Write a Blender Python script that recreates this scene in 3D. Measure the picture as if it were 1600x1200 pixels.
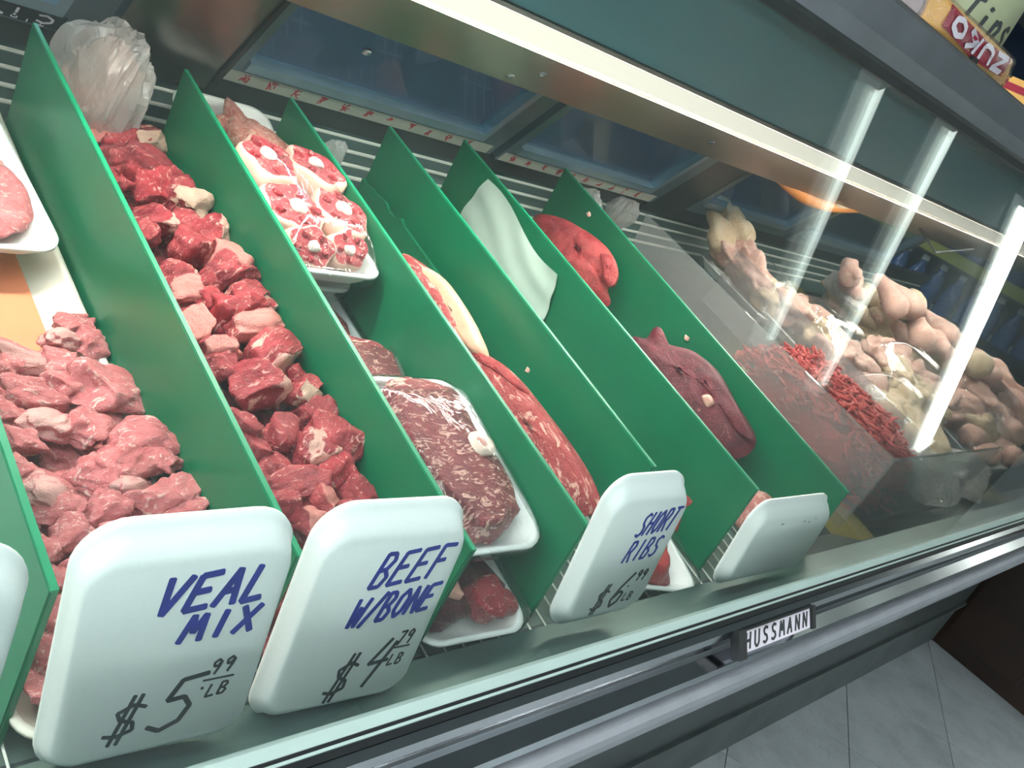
import bpy, bmesh, math, random
from mathutils import Vector, Matrix, noise, Euler
random.seed(7)
scene = bpy.context.scene
COL = scene.collection
for o in list(bpy.data.objects): bpy.data.objects.remove(o)

# ------------------------------------------------------------------ camera
H = 1.22                                   # camera height above the floor
F = 1488.9231                              # focal length in pixels of the 1600 px wide frame
W = Matrix(((0.6710688, 0.01593042, 0.74122391),
            (-0.60849464, -0.5593315, 0.56292322),
            (0.42355748, -0.82879099, -0.36565634)))   # rows: case axis, back, up
cam_d = bpy.data.cameras.new('camera')
cam_d.sensor_width = 36.0
cam_d.lens = F / 1600 * 36
cam_d.clip_start = 0.02
cam = bpy.data.objects.new('camera', cam_d); COL.objects.link(cam)
r_, d_, f_ = W.col[0], W.col[1], W.col[2]
m = Matrix.Identity(4)
for i in range(3):
    m[i][0] = r_[i]; m[i][1] = -d_[i]; m[i][2] = -f_[i]
m[2][3] = H
cam.matrix_world = m
scene.camera = cam

# ------------------------------------------------------------------ world, exposure
world = bpy.data.worlds.new('world'); scene.world = world
world.use_nodes = True
world.node_tree.nodes['Background'].inputs[0].default_value = (0.55, 0.68, 0.75, 1)
world.node_tree.nodes['Background'].inputs[1].default_value = 0.05
scene.view_settings.view_transform = 'Standard'
scene.view_settings.look = 'None'
scene.view_settings.exposure = -0.15
scene.view_settings.gamma = 1.0
scene.view_settings.use_curve_mapping = False
try:
    scene.cycles.transparent_max_bounces = 24
except Exception:
    pass
FAR_LAMP = 2.8         # radiance of the two old tubes mirrored as thin streaks
CEIL_LAMP = 14.0       # radiance of the bright double tube
FILL_LAMP = 60.0       # radiance of the unseen tubes added as fill light
CASE_LAMP = 110.0       # radiance of the tube in the case
CEILING = 2.72

# ------------------------------------------------------------------ frames of reference
TH = math.radians(12)
CT, ST = math.cos(TH), math.sin(TH)
E1, E2, E3 = Vector((1, 0, 0)), Vector((0, CT, ST)), Vector((0, -ST, CT))
RDECK = Matrix.Rotation(TH, 3, 'X')
DECK = -0.575
def ray(u, v):
    return W @ Vector((u - 800, v - 600, F))
def dk(x, s, n):                           # along the case, up the sloping deck, off the deck
    return Vector((x, CT * s - ST * n, H + ST * s + CT * n))
def atn(u, v, n):
    r = ray(u, v); k = n / r.dot(E3)
    return Vector((r.x * k, r.dot(E2) * k, n))          # deck coordinates
def pxsize(px, p):                         # px -> metres at a deck point
    q = dk(*p) - Vector((0, 0, H))
    return px * q.dot(W.col[2]) / F
def yz(y, z): return (y, z + H)

# ------------------------------------------------------------------ materials
def lin(c):
    def g(x):
        x /= 255
        return x / 12.92 if x <= 0.04045 else ((x + 0.055) / 1.055) ** 2.4
    return (g(c[0]), g(c[1]), g(c[2]), 1)
class NT:
    def __init__(s, name):
        s.m = bpy.data.materials.new(name); s.m.use_nodes = True
        s.t = s.m.node_tree; s.t.nodes.clear()
        s.out = s.n('ShaderNodeOutputMaterial')
    def n(s, typ, **kw):
        x = s.t.nodes.new(typ)
        for k, v in kw.items():
            if k.startswith('i_'):
                key = k[2:]
                key = int(key) if key.isdigit() else key.replace('_', ' ')
                x.inputs[key].default_value = v
            else: setattr(x, k, v)
        return x
    def l(s, a, b): s.t.links.new(a, b)
    def bsdf(s, **kw):
        b = s.n('ShaderNodeBsdfPrincipled')
        for k, v in kw.items(): b.inputs[k.replace('_', ' ')].default_value = v
        s.l(b.outputs[0], s.out.inputs[0]); return b
    def coord(s, rnd=True, scale=(1, 1, 1)):
        tc = s.n('ShaderNodeTexCoord'); mp = s.n('ShaderNodeMapping')
        mp.inputs['Scale'].default_value = scale
        if rnd:
            oi = s.n('ShaderNodeObjectInfo')
            mu = s.n('ShaderNodeMath', operation='MULTIPLY', i_1=37.0)
            s.l(oi.outputs['Random'], mu.inputs[0])
            ad = s.n('ShaderNodeVectorMath', operation='ADD')
            s.l(tc.outputs['Object'], ad.inputs[0]); s.l(mu.outputs[0], ad.inputs[1])
            s.l(ad.outputs[0], mp.inputs[0])
        else: s.l(tc.outputs['Object'], mp.inputs[0])
        return mp.outputs[0]
    def noise(s, vec, scale, detail=4, rough=.55, dist=0.0):
        x = s.n('ShaderNodeTexNoise', i_Scale=scale, i_Detail=detail, i_Roughness=rough, i_Distortion=dist)
        s.l(vec, x.inputs['Vector']); return x.outputs['Fac']
    def ramp(s, fac, stops):
        x = s.n('ShaderNodeValToRGB'); e = x.color_ramp.elements
        e[0].position, e[0].color = stops[0]; e[1].position, e[1].color = stops[-1]
        for p, c in stops[1:-1]:
            y = e.new(p); y.color = c
        s.l(fac, x.inputs[0]); return x.outputs[0]
    def mix(s, fac, a, b):
        x = s.n('ShaderNodeMix', data_type='RGBA')
        for v, sock in ((fac, x.inputs[0]), (a, x.inputs[6]), (b, x.inputs[7])):
            if hasattr(v, 'links'): s.l(v, sock)
            else: sock.default_value = v
        return x.outputs[2]
    def bump(s, b, h, strength=.3, dist=.002):
        x = s.n('ShaderNodeBump', i_Strength=strength, i_Distance=dist)
        s.l(h, x.inputs['Height']); s.l(x.outputs[0], b.inputs['Normal'])
MATS = {}
def plain(name, rgb, rough=.5, metal=0.0, var=0.08, scale=30, bump=0.0, spec=.5, coat=0.0):
    t = NT(name); b = t.bsdf(Roughness=rough, Metallic=metal)
    b.inputs['Specular IOR Level'].default_value = spec
    b.inputs['Coat Weight'].default_value = coat
    c = lin(rgb)
    v = t.coord(False); n = t.noise(v, scale)
    lo = tuple(x * (1 - var) for x in c[:3]) + (1,); hi = tuple(min(1, x * (1 + var)) for x in c[:3]) + (1,)
    t.l(t.ramp(n, [(.3, lo), (.7, hi)]), b.inputs['Base Color'])
    if bump: t.bump(b, n, bump, .001)
    MATS[name] = t.m; return t.m
def meat(name, dark, mid, light, fat, fat_at=.62, scale=45, rough=.33, streak=(1, 1, 1), soft=.06, bump=.6, face=None):
    t = NT(name); b = t.bsdf(Roughness=rough)
    b.inputs['Specular IOR Level'].default_value = .45
    scale *= 3
    v = t.coord(True); vs = t.coord(True, streak)
    n1 = t.noise(v, scale * .55, 5, .6, .6)
    base = t.ramp(n1, [(.28, lin(dark)), (.5, lin(mid)), (.74, lin(light))])
    n2 = t.noise(vs, scale * .9, 6, .62, 1.2)
    ff = t.ramp(n2, [(fat_at, (0, 0, 0, 1)), (fat_at + soft, (1, 1, 1, 1))])
    n3 = t.noise(v, scale * 6, 3, .6)
    fib = t.noise(vs, scale * 3.2, 3, .7)
    base = t.mix(t.ramp(fib, [(.35, (.5, .5, .5, 1)), (.6, (0, 0, 0, 1))]), base, lin(dark))
    col = t.mix(ff, base, lin(fat))
    if face:                               # one side of the piece is fat or bone, stored with the mesh
        at = t.n('ShaderNodeAttribute', attribute_name='fat')
        m1 = t.n('ShaderNodeMath', operation='MULTIPLY_ADD', i_1=.55, i_2=-.27); t.l(n2, m1.inputs[0])
        m2 = t.n('ShaderNodeMath', operation='ADD'); t.l(at.outputs['Fac'], m2.inputs[0]); t.l(m1.outputs[0], m2.inputs[1])
        fc = t.ramp(n1, [(.3, lin(tuple(x * .92 for x in face))), (.7, lin(tuple(min(255, x * 1.05) for x in face)))])
        col = t.mix(t.ramp(m2.outputs[0], [(.44, (0, 0, 0, 1)), (.58, (1, 1, 1, 1))]), col, fc)
    t.l(col, b.inputs['Base Color'])
    ad = t.n('ShaderNodeMath', operation='ADD'); t.l(n2, ad.inputs[0]); t.l(n3, ad.inputs[1])
    t.bump(b, ad.outputs[0], bump, .004)
    MATS[name] = t.m; return t.m
def schlick(t, f0=.04):
    lw = t.n('ShaderNodeLayerWeight', i_Blend=.5)
    p = t.n('ShaderNodeMath', operation='POWER', i_1=5.0); t.l(lw.outputs['Facing'], p.inputs[0])
    q = t.n('ShaderNodeMath', operation='MULTIPLY_ADD', i_1=1 - f0, i_2=f0); t.l(p.outputs[0], q.inputs[0])
    return q.outputs[0], lw
def clear(name, tint=(.97, .99, .98, 1), haze=0.0, hazecol=(.8, .85, .85, 1), rough=.0, f0=.04, bump=0.0, bscale=60, streak=(1, 1, 1), smear=0.0):
    t = NT(name)
    tr = t.n('ShaderNodeBsdfTransparent', i_0=tint)
    gl = t.n('ShaderNodeBsdfGlossy', i_Roughness=rough)
    fac, lw = schlick(t, f0)
    cur = tr.outputs[0]
    if haze:
        df = t.n('ShaderNodeBsdfDiffuse', i_0=hazecol); tl = t.n('ShaderNodeBsdfTranslucent', i_0=hazecol)
        hm = t.n('ShaderNodeMixShader', i_0=.5); t.l(df.outputs[0], hm.inputs[1]); t.l(tl.outputs[0], hm.inputs[2])
        m1 = t.n('ShaderNodeMixShader', i_0=haze); t.l(cur, m1.inputs[1]); t.l(hm.outputs[0], m1.inputs[2])
        if smear:
            n = t.noise(t.coord(False), 5.0, 5)
            mr = t.n('ShaderNodeMapRange', i_1=.3, i_2=.75, i_3=haze * (1 - smear), i_4=haze * (1 + smear)); t.l(n, mr.inputs[0])
            t.l(mr.outputs[0], m1.inputs[0])
        cur = m1.outputs[0]
    if bump:
        n = t.noise(t.coord(True, streak), bscale, 4, .6, 1.0)
        bp = t.n('ShaderNodeBump', i_Strength=bump, i_Distance=.004); t.l(n, bp.inputs['Height'])
        t.l(bp.outputs[0], gl.inputs['Normal']); t.l(bp.outputs[0], lw.inputs['Normal'])
    mx = t.n('ShaderNodeMixShader'); t.l(fac, mx.inputs[0]); t.l(cur, mx.inputs[1]); t.l(gl.outputs[0], mx.inputs[2])
    t.l(mx.outputs[0], t.out.inputs[0])
    MATS[name] = t.m; return t.m
def emit(name, rgb, strength):
    t = NT(name); e = t.n('ShaderNodeEmission', i_0=rgb, i_1=strength); t.l(e.outputs[0], t.out.inputs[0])
    MATS[name] = t.m; return t.m

plain('green_plastic', (0, 102, 68), .36, var=.13, scale=9)
plain('green_lit_edge', (0, 128, 88), .4, var=.08)  # lighter copy of the green: light on the top edges put into the colour
plain('foam', (238, 242, 240), .55, var=.02, bump=.05, scale=400)
plain('white_plastic', (232, 226, 212), .4, var=.04)
plain('peach_paper', (244, 146, 104), .7, var=.1, scale=14)
plain('blue_ink', (38, 48, 150), .6, var=.15, scale=200)
plain('black_ink', (38, 46, 48), .6, var=.15, scale=200)
plain('chrome', (186, 190, 194), .14, 1.0, var=.06, scale=20)
plain('fascia_steel', (112, 120, 126), .32, .55, var=.12, scale=9)
plain('steel', (150, 150, 145), .28, 1.0, var=.08, scale=12)
plain('reflector_steel', (176, 165, 150), .36, 1.0, var=.05, scale=8)
plain('dull_steel', (66, 88, 84), .42, .5, var=.14, scale=18)
plain('rubber', (14, 20, 22), .5)
plain('channel', (140, 160, 156), .45, var=.05)
plain('lilac_strip', (136, 142, 148), .4, var=.07)
plain('base_panel', (72, 80, 80), .4, .3, var=.2, scale=6)
plain('kick', (82, 90, 90), .5, .2, var=.25, scale=10)
plain('teal_paint', (92, 150, 160), .45, var=.06, scale=5)
plain('deck_steel', (120, 138, 132), .38, .5, var=.1, scale=12)
plain('dark_pan', (36, 44, 42), .45, var=.25, scale=10)
plain('olive_reflection', (122, 108, 56), .45, var=.15, scale=12)  # colour of a wooden rack's reflection in the front glass
plain('door_frame', (104, 122, 128), .35, .6, var=.15, scale=14)
plain('bead_metal', (136, 160, 172), .3, .5, var=.1, scale=14)
plain('dark_frame', (58, 64, 62), .4, .5, var=.15)
plain('tape', (176, 176, 164), .5, var=.1)
plain('red_ink', (176, 40, 48), .5)
plain('white_wire', (214, 218, 208), .35)
plain('ceiling', (128, 134, 134), .8)
plain('wall_paint', (196, 204, 206), .7, var=.06, scale=3)
plain('dark_wall', (34, 54, 80), .8, var=.35, scale=2.5)
plain('grout', (58, 64, 66), .8)
plain('brown_wood', (44, 30, 22), .4, var=.3, scale=8)
plain('wood_edge', (92, 66, 40), .4, var=.2)
plain('bone', (226, 204, 190), .42, var=.08, scale=90)
plain('bone_white', (240, 226, 216), .42, var=.06, scale=90)
plain('marrow', (206, 150, 140), .45, var=.2, scale=120)
plain('fat', (232, 176, 160), .4, var=.12, scale=40, bump=.2)
plain('cream_fat', (226, 184, 166), .4, var=.1, scale=40, bump=.2)
plain('paper', (170, 186, 174), .8, var=.04)
plain('bottle_blue', (40, 84, 140), .25, var=.2)
plain('cap_white', (200, 210, 214), .4)
plain('price_strip', (150, 158, 60), .5)
plain('pack_yellow', (226, 176, 96), .35, var=.1)
plain('pack_red', (158, 30, 58), .35, var=.08)
plain('pack_white', (220, 216, 226), .4)
plain('jar_paper', (150, 160, 128), .6, var=.12, scale=10)
plain('orange_plastic', (236, 150, 70), .4, var=.1)
plain('cream_plastic', (236, 214, 172), .4, var=.05)
plain('black_plastic', (18, 24, 26), .35)
plain('grey_box', (86, 92, 104), .6, var=.2)
plain('red_box', (170, 70, 60), .6, var=.2)
plain('lamp_housing', (225, 226, 220), .5)
meat('veal', (182, 88, 92), (208, 120, 122), (224, 146, 144), (238, 194, 186), .565, 36, streak=(1, 2, 1), soft=.08)
meat('veal_pale', (216, 142, 140), (224, 158, 152), (230, 172, 164), (238, 204, 194), .55, 36)
meat('beef', (124, 36, 46), (166, 58, 66), (190, 84, 88), (222, 160, 150), .575, 36, streak=(1, 2.4, 1), soft=.07)
meat('beef_seam', (120, 30, 42), (164, 52, 62), (188, 78, 82), (224, 166, 156), .58, 36, streak=(1, 2.4, 1), soft=.07, face=(232, 178, 164))
meat('beef_bone', (112, 30, 40), (154, 50, 58), (182, 76, 80), (220, 156, 146), .58, 36, streak=(1, 2.4, 1), soft=.07, face=(208, 174, 154))
meat('beef_face', (130, 42, 50), (168, 64, 70), (192, 90, 92), (222, 160, 148), .6, 34, face=(210, 132, 124))
meat('beef_bright', (134, 30, 42), (174, 50, 60), (196, 76, 84), (226, 164, 156), .575, 40, streak=(2, 1, 1), soft=.07)
meat('beef_fatty', (186, 96, 92), (208, 128, 118), (220, 152, 140), (230, 190, 174), .5, 34, soft=.12)
meat('beef_dark', (72, 22, 34), (108, 36, 48), (134, 54, 62), (184, 112, 110), .65, 26, streak=(2, 1, 1))
meat('roast_red', (128, 30, 36), (164, 48, 50), (186, 70, 68), (216, 134, 122), .64, 24, streak=(1, 2, 1))
meat('marbled', (104, 32, 42), (136, 50, 58), (162, 74, 78), (224, 178, 164), .54, 24, streak=(1.2, 2.6, 1), soft=.06)
meat('short_rib', (140, 40, 46), (172, 62, 64), (192, 88, 84), (230, 172, 156), .545, 26, streak=(3.4, .6, 1), soft=.06)
meat('fat_cap', (226, 160, 132), (232, 172, 146), (238, 184, 158), (240, 196, 172), .66, 20, bump=.1)
meat('oxtail', (168, 44, 58), (196, 68, 78), (214, 100, 104), (238, 196, 184), .545, 70, soft=.08)
meat('tripe', (196, 110, 100), (212, 136, 122), (222, 160, 142), (232, 190, 168), .52, 60, bump=.9)
meat('ground', (160, 46, 46), (198, 70, 66), (214, 98, 90), (230, 156, 144), .62, 160)
meat('chicken', (212, 180, 144), (230, 206, 172), (238, 220, 196), (222, 172, 150), .60, 30, soft=.14, bump=.9)
meat('chicken_pink', (212, 154, 140), (228, 184, 168), (236, 206, 190), (240, 220, 204), .55, 30, soft=.14, bump=.9)
clear('case_glass', (.975, .992, .99, 1), haze=.007, hazecol=(.72, .88, .88, 1), smear=.7, f0=.032)
clear('door_glass', (.62, .76, .86, 1), haze=.05, hazecol=(.5, .65, .75, 1))
clear('film', (.985, .985, .985, 1), haze=.02, hazecol=(.95, .95, .95, 1), rough=.06, f0=.09, bump=.8, bscale=30, streak=(1, .35, 1))
clear('bag', (.94, .93, .92, 1), haze=.42, hazecol=(.97, .94, .93, 1), rough=.14, f0=.1, bump=.9, bscale=55)
clear('acrylic', (.95, .94, .94, 1), haze=.17, hazecol=(.72, .7, .7, 1), rough=.06, f0=.05)
clear('acrylic_front', (.95, .97, .96, 1), haze=.04, hazecol=(.7, .75, .74, 1), rough=.03, f0=.05)
emit('tube_light', (1.0, .955, .86, 1), CASE_LAMP)
emit('lamp_lens', (1.0, .94, .78, 1), 1.5)
emit('ceiling_tube', (.93, 1.0, .93, 1), CEIL_LAMP)
emit('old_tube', (.86, 1.0, .92, 1), FAR_LAMP)
emit('fill_tube', (.97, 1.0, 1.0, 1), FILL_LAMP)
def tile_mat():
    t = NT('floor_tile'); b = t.bsdf(Roughness=.34)
    v = t.coord(True); n = t.noise(v, 9, 6, .65); n2 = t.noise(v, 90, 3)
    c = t.ramp(n, [(.25, lin((160, 170, 174))), (.55, lin((186, 196, 200))), (.8, lin((196, 204, 206)))])
    t.l(t.mix(t.ramp(n2, [(.62, (0, 0, 0, 1)), (.75, (.5, .5, .5, 1))]), c, lin((118, 126, 130))), b.inputs['Base Color'])
    MATS['floor_tile'] = t.m
tile_mat()

# ------------------------------------------------------------------ mesh helpers
def link(name, me, mat, parent=None, smooth=False):
    o = bpy.data.objects.new(name, me)
    if mat and not me.materials: me.materials.append(MATS[mat])
    if smooth: me.polygons.foreach_set('use_smooth', [True] * len(me.polygons))
    COL.objects.link(o)
    if parent: o.parent = parent
    return o
def mk(name, vf, mat, parent=None, smooth=False, at=None, mats=None):
    """world-space geometry with its origin moved to the middle of its base, or to `at`"""
    vs = [Vector(v) for v in vf[0]]
    if at is None:
        lo = [min(v[i] for v in vs) for i in range(3)]; hi = [max(v[i] for v in vs) for i in range(3)]
        at = Vector(((lo[0] + hi[0]) / 2, (lo[1] + hi[1]) / 2, lo[2]))
    me = bpy.data.meshes.new(name)
    me.from_pydata([v - at for v in vs], [], vf[1])
    o = link(name, me, mat, parent, smooth)
    o.location = at - (world_loc(parent) if parent else Vector((0, 0, 0)))
    return o
def world_loc(p):
    l = Vector((0, 0, 0))
    while p: l = l + p.location; p = p.parent
    return l
def mkl(name, vf, mat, parent=None, smooth=False):
    """local-space geometry"""
    me = bpy.data.meshes.new(name); me.from_pydata([tuple(v) for v in vf[0]], [], vf[1])
    return link(name, me, mat, parent, smooth)
def empty(name, loc, rot=None):
    o = bpy.data.objects.new(name, None); COL.objects.link(o); o.empty_display_size = .05
    o.location = loc
    if rot is not None: o.rotation_euler = rot
    return o
def tag(o, label, cat, group=None):
    o['label'] = label; o['category'] = cat
    if group: o['group'] = group
    return o
def struct(o):
    o['kind'] = 'structure'; return o
def join(*vfs):
    V, Fc = [], []
    for v, f in vfs:
        b = len(V); V += [Vector(x) for x in v]; Fc += [tuple(i + b for i in q) for q in f]
    return V, Fc
def xf(vf, M): return [M @ Vector(v) for v in vf[0]], vf[1]
def box(x0, x1, y0, y1, z0, z1):
    V = [(x, y, z) for x in (x0, x1) for y in (y0, y1) for z in (z0, z1)]
    return V, [(0, 1, 3, 2), (4, 6, 7, 5), (0, 4, 5, 1), (2, 3, 7, 6), (0, 2, 6, 4), (1, 5, 7, 3)]
def prism(prof, x0, x1):                   # closed (y, z) polygon, camera-relative z, extruded along x
    n = len(prof)
    V = [(x, y, z + H) for x in (x0, x1) for y, z in prof]
    Fc = [tuple(range(n))[::-1], tuple(range(n, 2 * n))] + [(i, (i + 1) % n, n + (i + 1) % n, n + i) for i in range(n)]
    return V, Fc
def strip(prof, th, x0, x1):               # open (y, z) polyline thickened by th (to its right)
    P = [Vector((a, b)) for a, b in prof]; off = []
    for i, p in enumerate(P):
        d = (P[min(i + 1, len(P) - 1)] - P[max(i - 1, 0)]).normalized()
        off.append(p + Vector((d.y, -d.x)) * th)
    return prism([tuple(p) for p in P] + [tuple(p) for p in reversed(off)], x0, x1)
def slab(poly, e, th):                     # polygon of 3-D points extruded by e*th
    n = len(poly); d = Vector(e) * th
    V = [Vector(p) for p in poly] + [Vector(p) + d for p in poly]
    Fc = [tuple(range(n))[::-1], tuple(range(n, 2 * n))] + [(i, (i + 1) % n, n + (i + 1) % n, n + i) for i in range(n)]
    return V, Fc
def tube(pts, r, k=6, closed=False):
    P = [Vector(p) for p in pts]; V, Fc = [], []
    n = len(P); rr = r if hasattr(r, '__len__') else [r] * n
    up = Vector((0.13, 0.31, .94))
    for i, p in enumerate(P):
        d = (P[min(i + 1, n - 1)] - P[max(i - 1, 0)]).normalized()
        a = d.cross(up)
        if a.length < 1e-4: a = d.cross(Vector((1, 0, 0)))
        a.normalize(); b = d.cross(a)
        for j in range(k):
            t = 2 * math.pi * j / k
            V.append(p + (a * math.cos(t) + b * math.sin(t)) * rr[i])
    for i in range(n - 1):
        for j in range(k):
            Fc.append((i * k + j, i * k + (j + 1) % k, (i + 1) * k + (j + 1) % k, (i + 1) * k + j))
    Fc.append(tuple(range(k))[::-1]); Fc.append(tuple(range((n - 1) * k, n * k)))
    return V, Fc
def bevel(o, w, seg=2):
    bm = bmesh.new(); bm.from_mesh(o.data)
    bmesh.ops.recalc_face_normals(bm, faces=bm.faces)
    bmesh.ops.bevel(bm, geom=bm.edges[:], offset=w, segments=seg, affect='EDGES', clamp_overlap=True)
    bm.to_mesh(o.data); bm.free(); return o
def rrect(w, l, r, k=7):
    pts = []
    for cx, cy, a0 in ((w / 2 - r, l / 2 - r, 0), (-w / 2 + r, l / 2 - r, 90), (-w / 2 + r, -l / 2 + r, 180), (w / 2 - r, -l / 2 + r, 270)):
        for i in range(k):
            a = math.radians(a0 + 90 * i / (k - 1)); pts.append((cx + r * math.cos(a), cy + r * math.sin(a)))
    return pts
def tray_mesh(w, l, h, r, flare=.014, th=.004, k=7, fx=1.0):
    rings = []
    def ring(ins, z): rings.append([(x, y, z) for x, y in rrect(w - 2 * ins * fx, l - 2 * ins, max(r - ins * .6, .004), k)])
    ring(flare + .006, 0); ring(flare + .001, .002); ring(flare * .6, h * .45); ring(.004, h - .004); ring(0, h - .003); ring(0, h); ring(.005, h)
    ring(.006, h - .002); ring(flare * .6 + th, h * .5); ring(flare + th, th + .003); ring(flare + th + .006, th)
    n = len(rings[0]); V = [p for rg in rings for p in rg]; Fc = []
    for i in range(len(rings) - 1):
        for j in range(n):
            Fc.append((i * n + j, i * n + (j + 1) % n, (i + 1) * n + (j + 1) % n, (i + 1) * n + j))
    Fc.append(tuple(range(n))[::-1]); Fc.append(tuple(range((len(rings) - 1) * n, len(rings) * n)))
    return V, Fc
def film_mesh(w, l, h, r, dome, hmap, nr=14, k=9):
    """cling film: from under the rim, over it, and up over what lies in the tray"""
    base = rrect(w + .002, l + .002, r, k); n = len(base); V, Fc = [], []
    V += [(x * .9, y * .9, -.0012) for x, y in base]; V += [(x * 1.0, y * 1.0, h * .5) for x, y in base]
    for i in range(nr + 1):
        t = 1 - i / (nr + 1)
        for x, y in base:
            px, py = x * t, y * t
            z = max(h + .0012, hmap(px / (w / 2), py / (l / 2)))
            V.append((px, py, z + dome * (1 - t * t)))
    V.append((0, 0, max(h, hmap(0, 0)) + dome))
    m = nr + 3
    for i in range(m - 1):
        for j in range(n): Fc.append((i * n + j, i * n + (j + 1) % n, (i + 1) * n + (j + 1) % n, (i + 1) * n + j))
    for j in range(n): Fc.append(((m - 1) * n + j, (m - 1) * n + (j + 1) % n, m * n))
    return V, Fc
def cube_sphere(k):
    bm = bmesh.new(); bmesh.ops.create_cube(bm, size=2)
    bmesh.ops.subdivide_edges(bm, edges=bm.edges[:], cuts=k, use_grid_fill=True)
    V = [v.co.copy() for v in bm.verts]; Fc = [tuple(v.index for v in f.verts) for f in bm.faces]
    bm.free(); return V, Fc
CS = cube_sphere(7); CSF = cube_sphere(13)
def chunk(seed, dims=(1, 1, 1), boxy=.55, cuts=5, rough=.12, fine=False, cutd=(.5, .8)):
    """an irregular cut of meat: a rounded block, sliced flat on a few sides; half-size about 1"""
    R = random.Random(seed); so = Vector((seed * 3.7, seed * 1.3, seed * 7.1)); V = []
    planes = []
    for i in range(cuts):
        n = Vector((R.gauss(0, 1), R.gauss(0, 1), R.gauss(0, 1))).normalized(); planes.append((n, R.uniform(*cutd)))
    src = CSF if fine else CS
    for c in src[0]:
        s = c.normalized(); p = s.lerp(c * .82, boxy)
        for n, d in planes:
            e = p.dot(n) - d
            if e > 0: p = p - n * e * .88
        q = p + so
        p = p * (1 + rough * noise.noise(q * 1.3) * 1.6) + p.normalized() * rough * .55 * noise.noise(q * 3.4)
        V.append(Vector((p.x * dims[0], p.y * dims[1], p.z * dims[2])))
    return V, src[1]
UNIT = .025                                # half-size of the shared chunk meshes
def chunk_me(name, mat, face=None, **kw):
    vf = chunk(fine=True, **kw); me = bpy.data.meshes.new(name); me.from_pydata([v * UNIT for v in vf[0]], [], vf[1])
    me.materials.append(MATS[mat]); me.polygons.foreach_set('use_smooth', [True] * len(me.polygons))
    if face:                               # how far each point belongs to the fat or bone side
        n = Vector(face[0]).normalized(); at = me.attributes.new('fat', 'FLOAT', 'POINT'); me.update()
        for i, v in enumerate(me.vertices):
            at.data[i].value = max(0, min(1, (v.normal.dot(n) - face[1]) / .5 + .5))
    return me

# strokes: a hand-lettered alphabet, each letter a list of polylines on a unit cell
LET = {
 'V': [[(.02, 1), (.3, 0), (.95, 1)]], 'E': [[(.95, 1), (.1, .95), (0, 0), (.95, .06)], [(.05, .5), (.75, .54)]],
 'A': [[(0, 0), (.5, 1), (.9, 0)], [(.2, .38), (.82, .42)]], 'L': [[(.15, 1), (.05, 0), (.9, .06)]],
 'M': [[(0, 0), (.22, 1), (.5, .35), (.8, 1), (1, 0)]], 'I': [[(.5, 1), (.5, 0)]], 'X': [[(.05, 1), (.95, 0)], [(.95, 1), (.05, 0)]],
 'B': [[(.1, 0), (.1, 1), (.6, 1), (.8, .8), (.55, .54), (.15, .5)], [(.5, .53), (.9, .3), (.7, .02), (.1, 0)]],
 'F': [[(.1, 0), (.1, 1), (.95, 1)], [(.1, .52), (.75, .55)]], 'W': [[(0, 1), (.22, 0), (.5, .7), (.72, 0), (1, 1)]],
 '/': [[(0, -.1), (1, 1.1)]], 'O': [[(.5, 1), (.12, .75), (.1, .25), (.45, 0), (.85, .2), (.9, .7), (.5, 1)]],
 'N': [[(.05, 0), (.1, 1), (.85, 0), (.9, 1)]], 'S': [[(.9, .9), (.5, 1), (.12, .82), (.3, .56), (.75, .42), (.85, .15), (.45, 0), (.05, .1)]],
 'H': [[(.1, 1), (.05, 0)], [(.9, 1), (.85, 0)], [(.08, .5), (.88, .52)]], 'R': [[(.1, 0), (.1, 1), (.65, 1), (.82, .78), (.55, .52), (.15, .5)], [(.45, .5), (.9, 0)]],
 'T': [[(0, 1), (1, 1)], [(.5, 1), (.45, 0)]], 'U': [[(.1, 1), (.1, .2), (.35, 0), (.65, 0), (.9, .2), (.9, 1)]],
 'Z': [[(.05, 1), (.95, 1), (.05, 0), (.95, 0)]], 'K': [[(.1, 1), (.1, 0)], [(.9, 1), (.15, .48), (.95, 0)]],
 '$': [[(.95, .74), (.55, .84), (.12, .7), (.3, .52), (.75, .42), (.85, .24), (.4, .14), (0, .2)], [(.42, 1.05), (.3, -.05)], [(.66, 1.05), (.54, -.05)]],
 '5': [[(.95, 1), (.35, .95), (.2, .58), (.6, .6), (.85, .4), (.75, .12), (.35, -.02), (0, .1)]],
 '4': [[(.45, 1), (.02, .35), (.95, .4)], [(.8, .9), (.5, -.3)]], '6': [[(.8, 1), (.3, .6), (.08, .22), (.35, 0), (.75, .12), (.8, .38), (.5, .46), (.15, .25)]],
 '9': [[(.85, .8), (.5, 1), (.12, .8), (.25, .55), (.6, .56), (.88, .85), (.8, .4), (.65, 0)]], '7': [[(.05, .95), (.95, 1), (.4, 0)]],
 '.': [[(.35, .05), (.5, .1)]], '-': [[(0, .5), (1, .52)]], 'i': [[(.5, .6), (.5, 0)], [(.48, .82), (.55, .9)]],
 'p': [[(.2, .65), (.15, -.35)], [(.2, .5), (.55, .66), (.85, .45), (.65, .12), (.2, .12)]], 's': [[(.85, .58), (.5, .68), (.2, .52), (.45, .36), (.8, .24), (.7, .04), (.15, 0)]],
 'C': [[(.9, .85), (.5, 1), (.12, .7), (.12, .3), (.5, 0), (.9, .15)]], 'n': [[(.15, .65), (.15, 0)], [(.15, .45), (.5, .65), (.8, .5), (.8, 0)]],
 'c': [[(.85, .55), (.5, .66), (.15, .4), (.25, .08), (.55, 0), (.85, .12)]],
}
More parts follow.
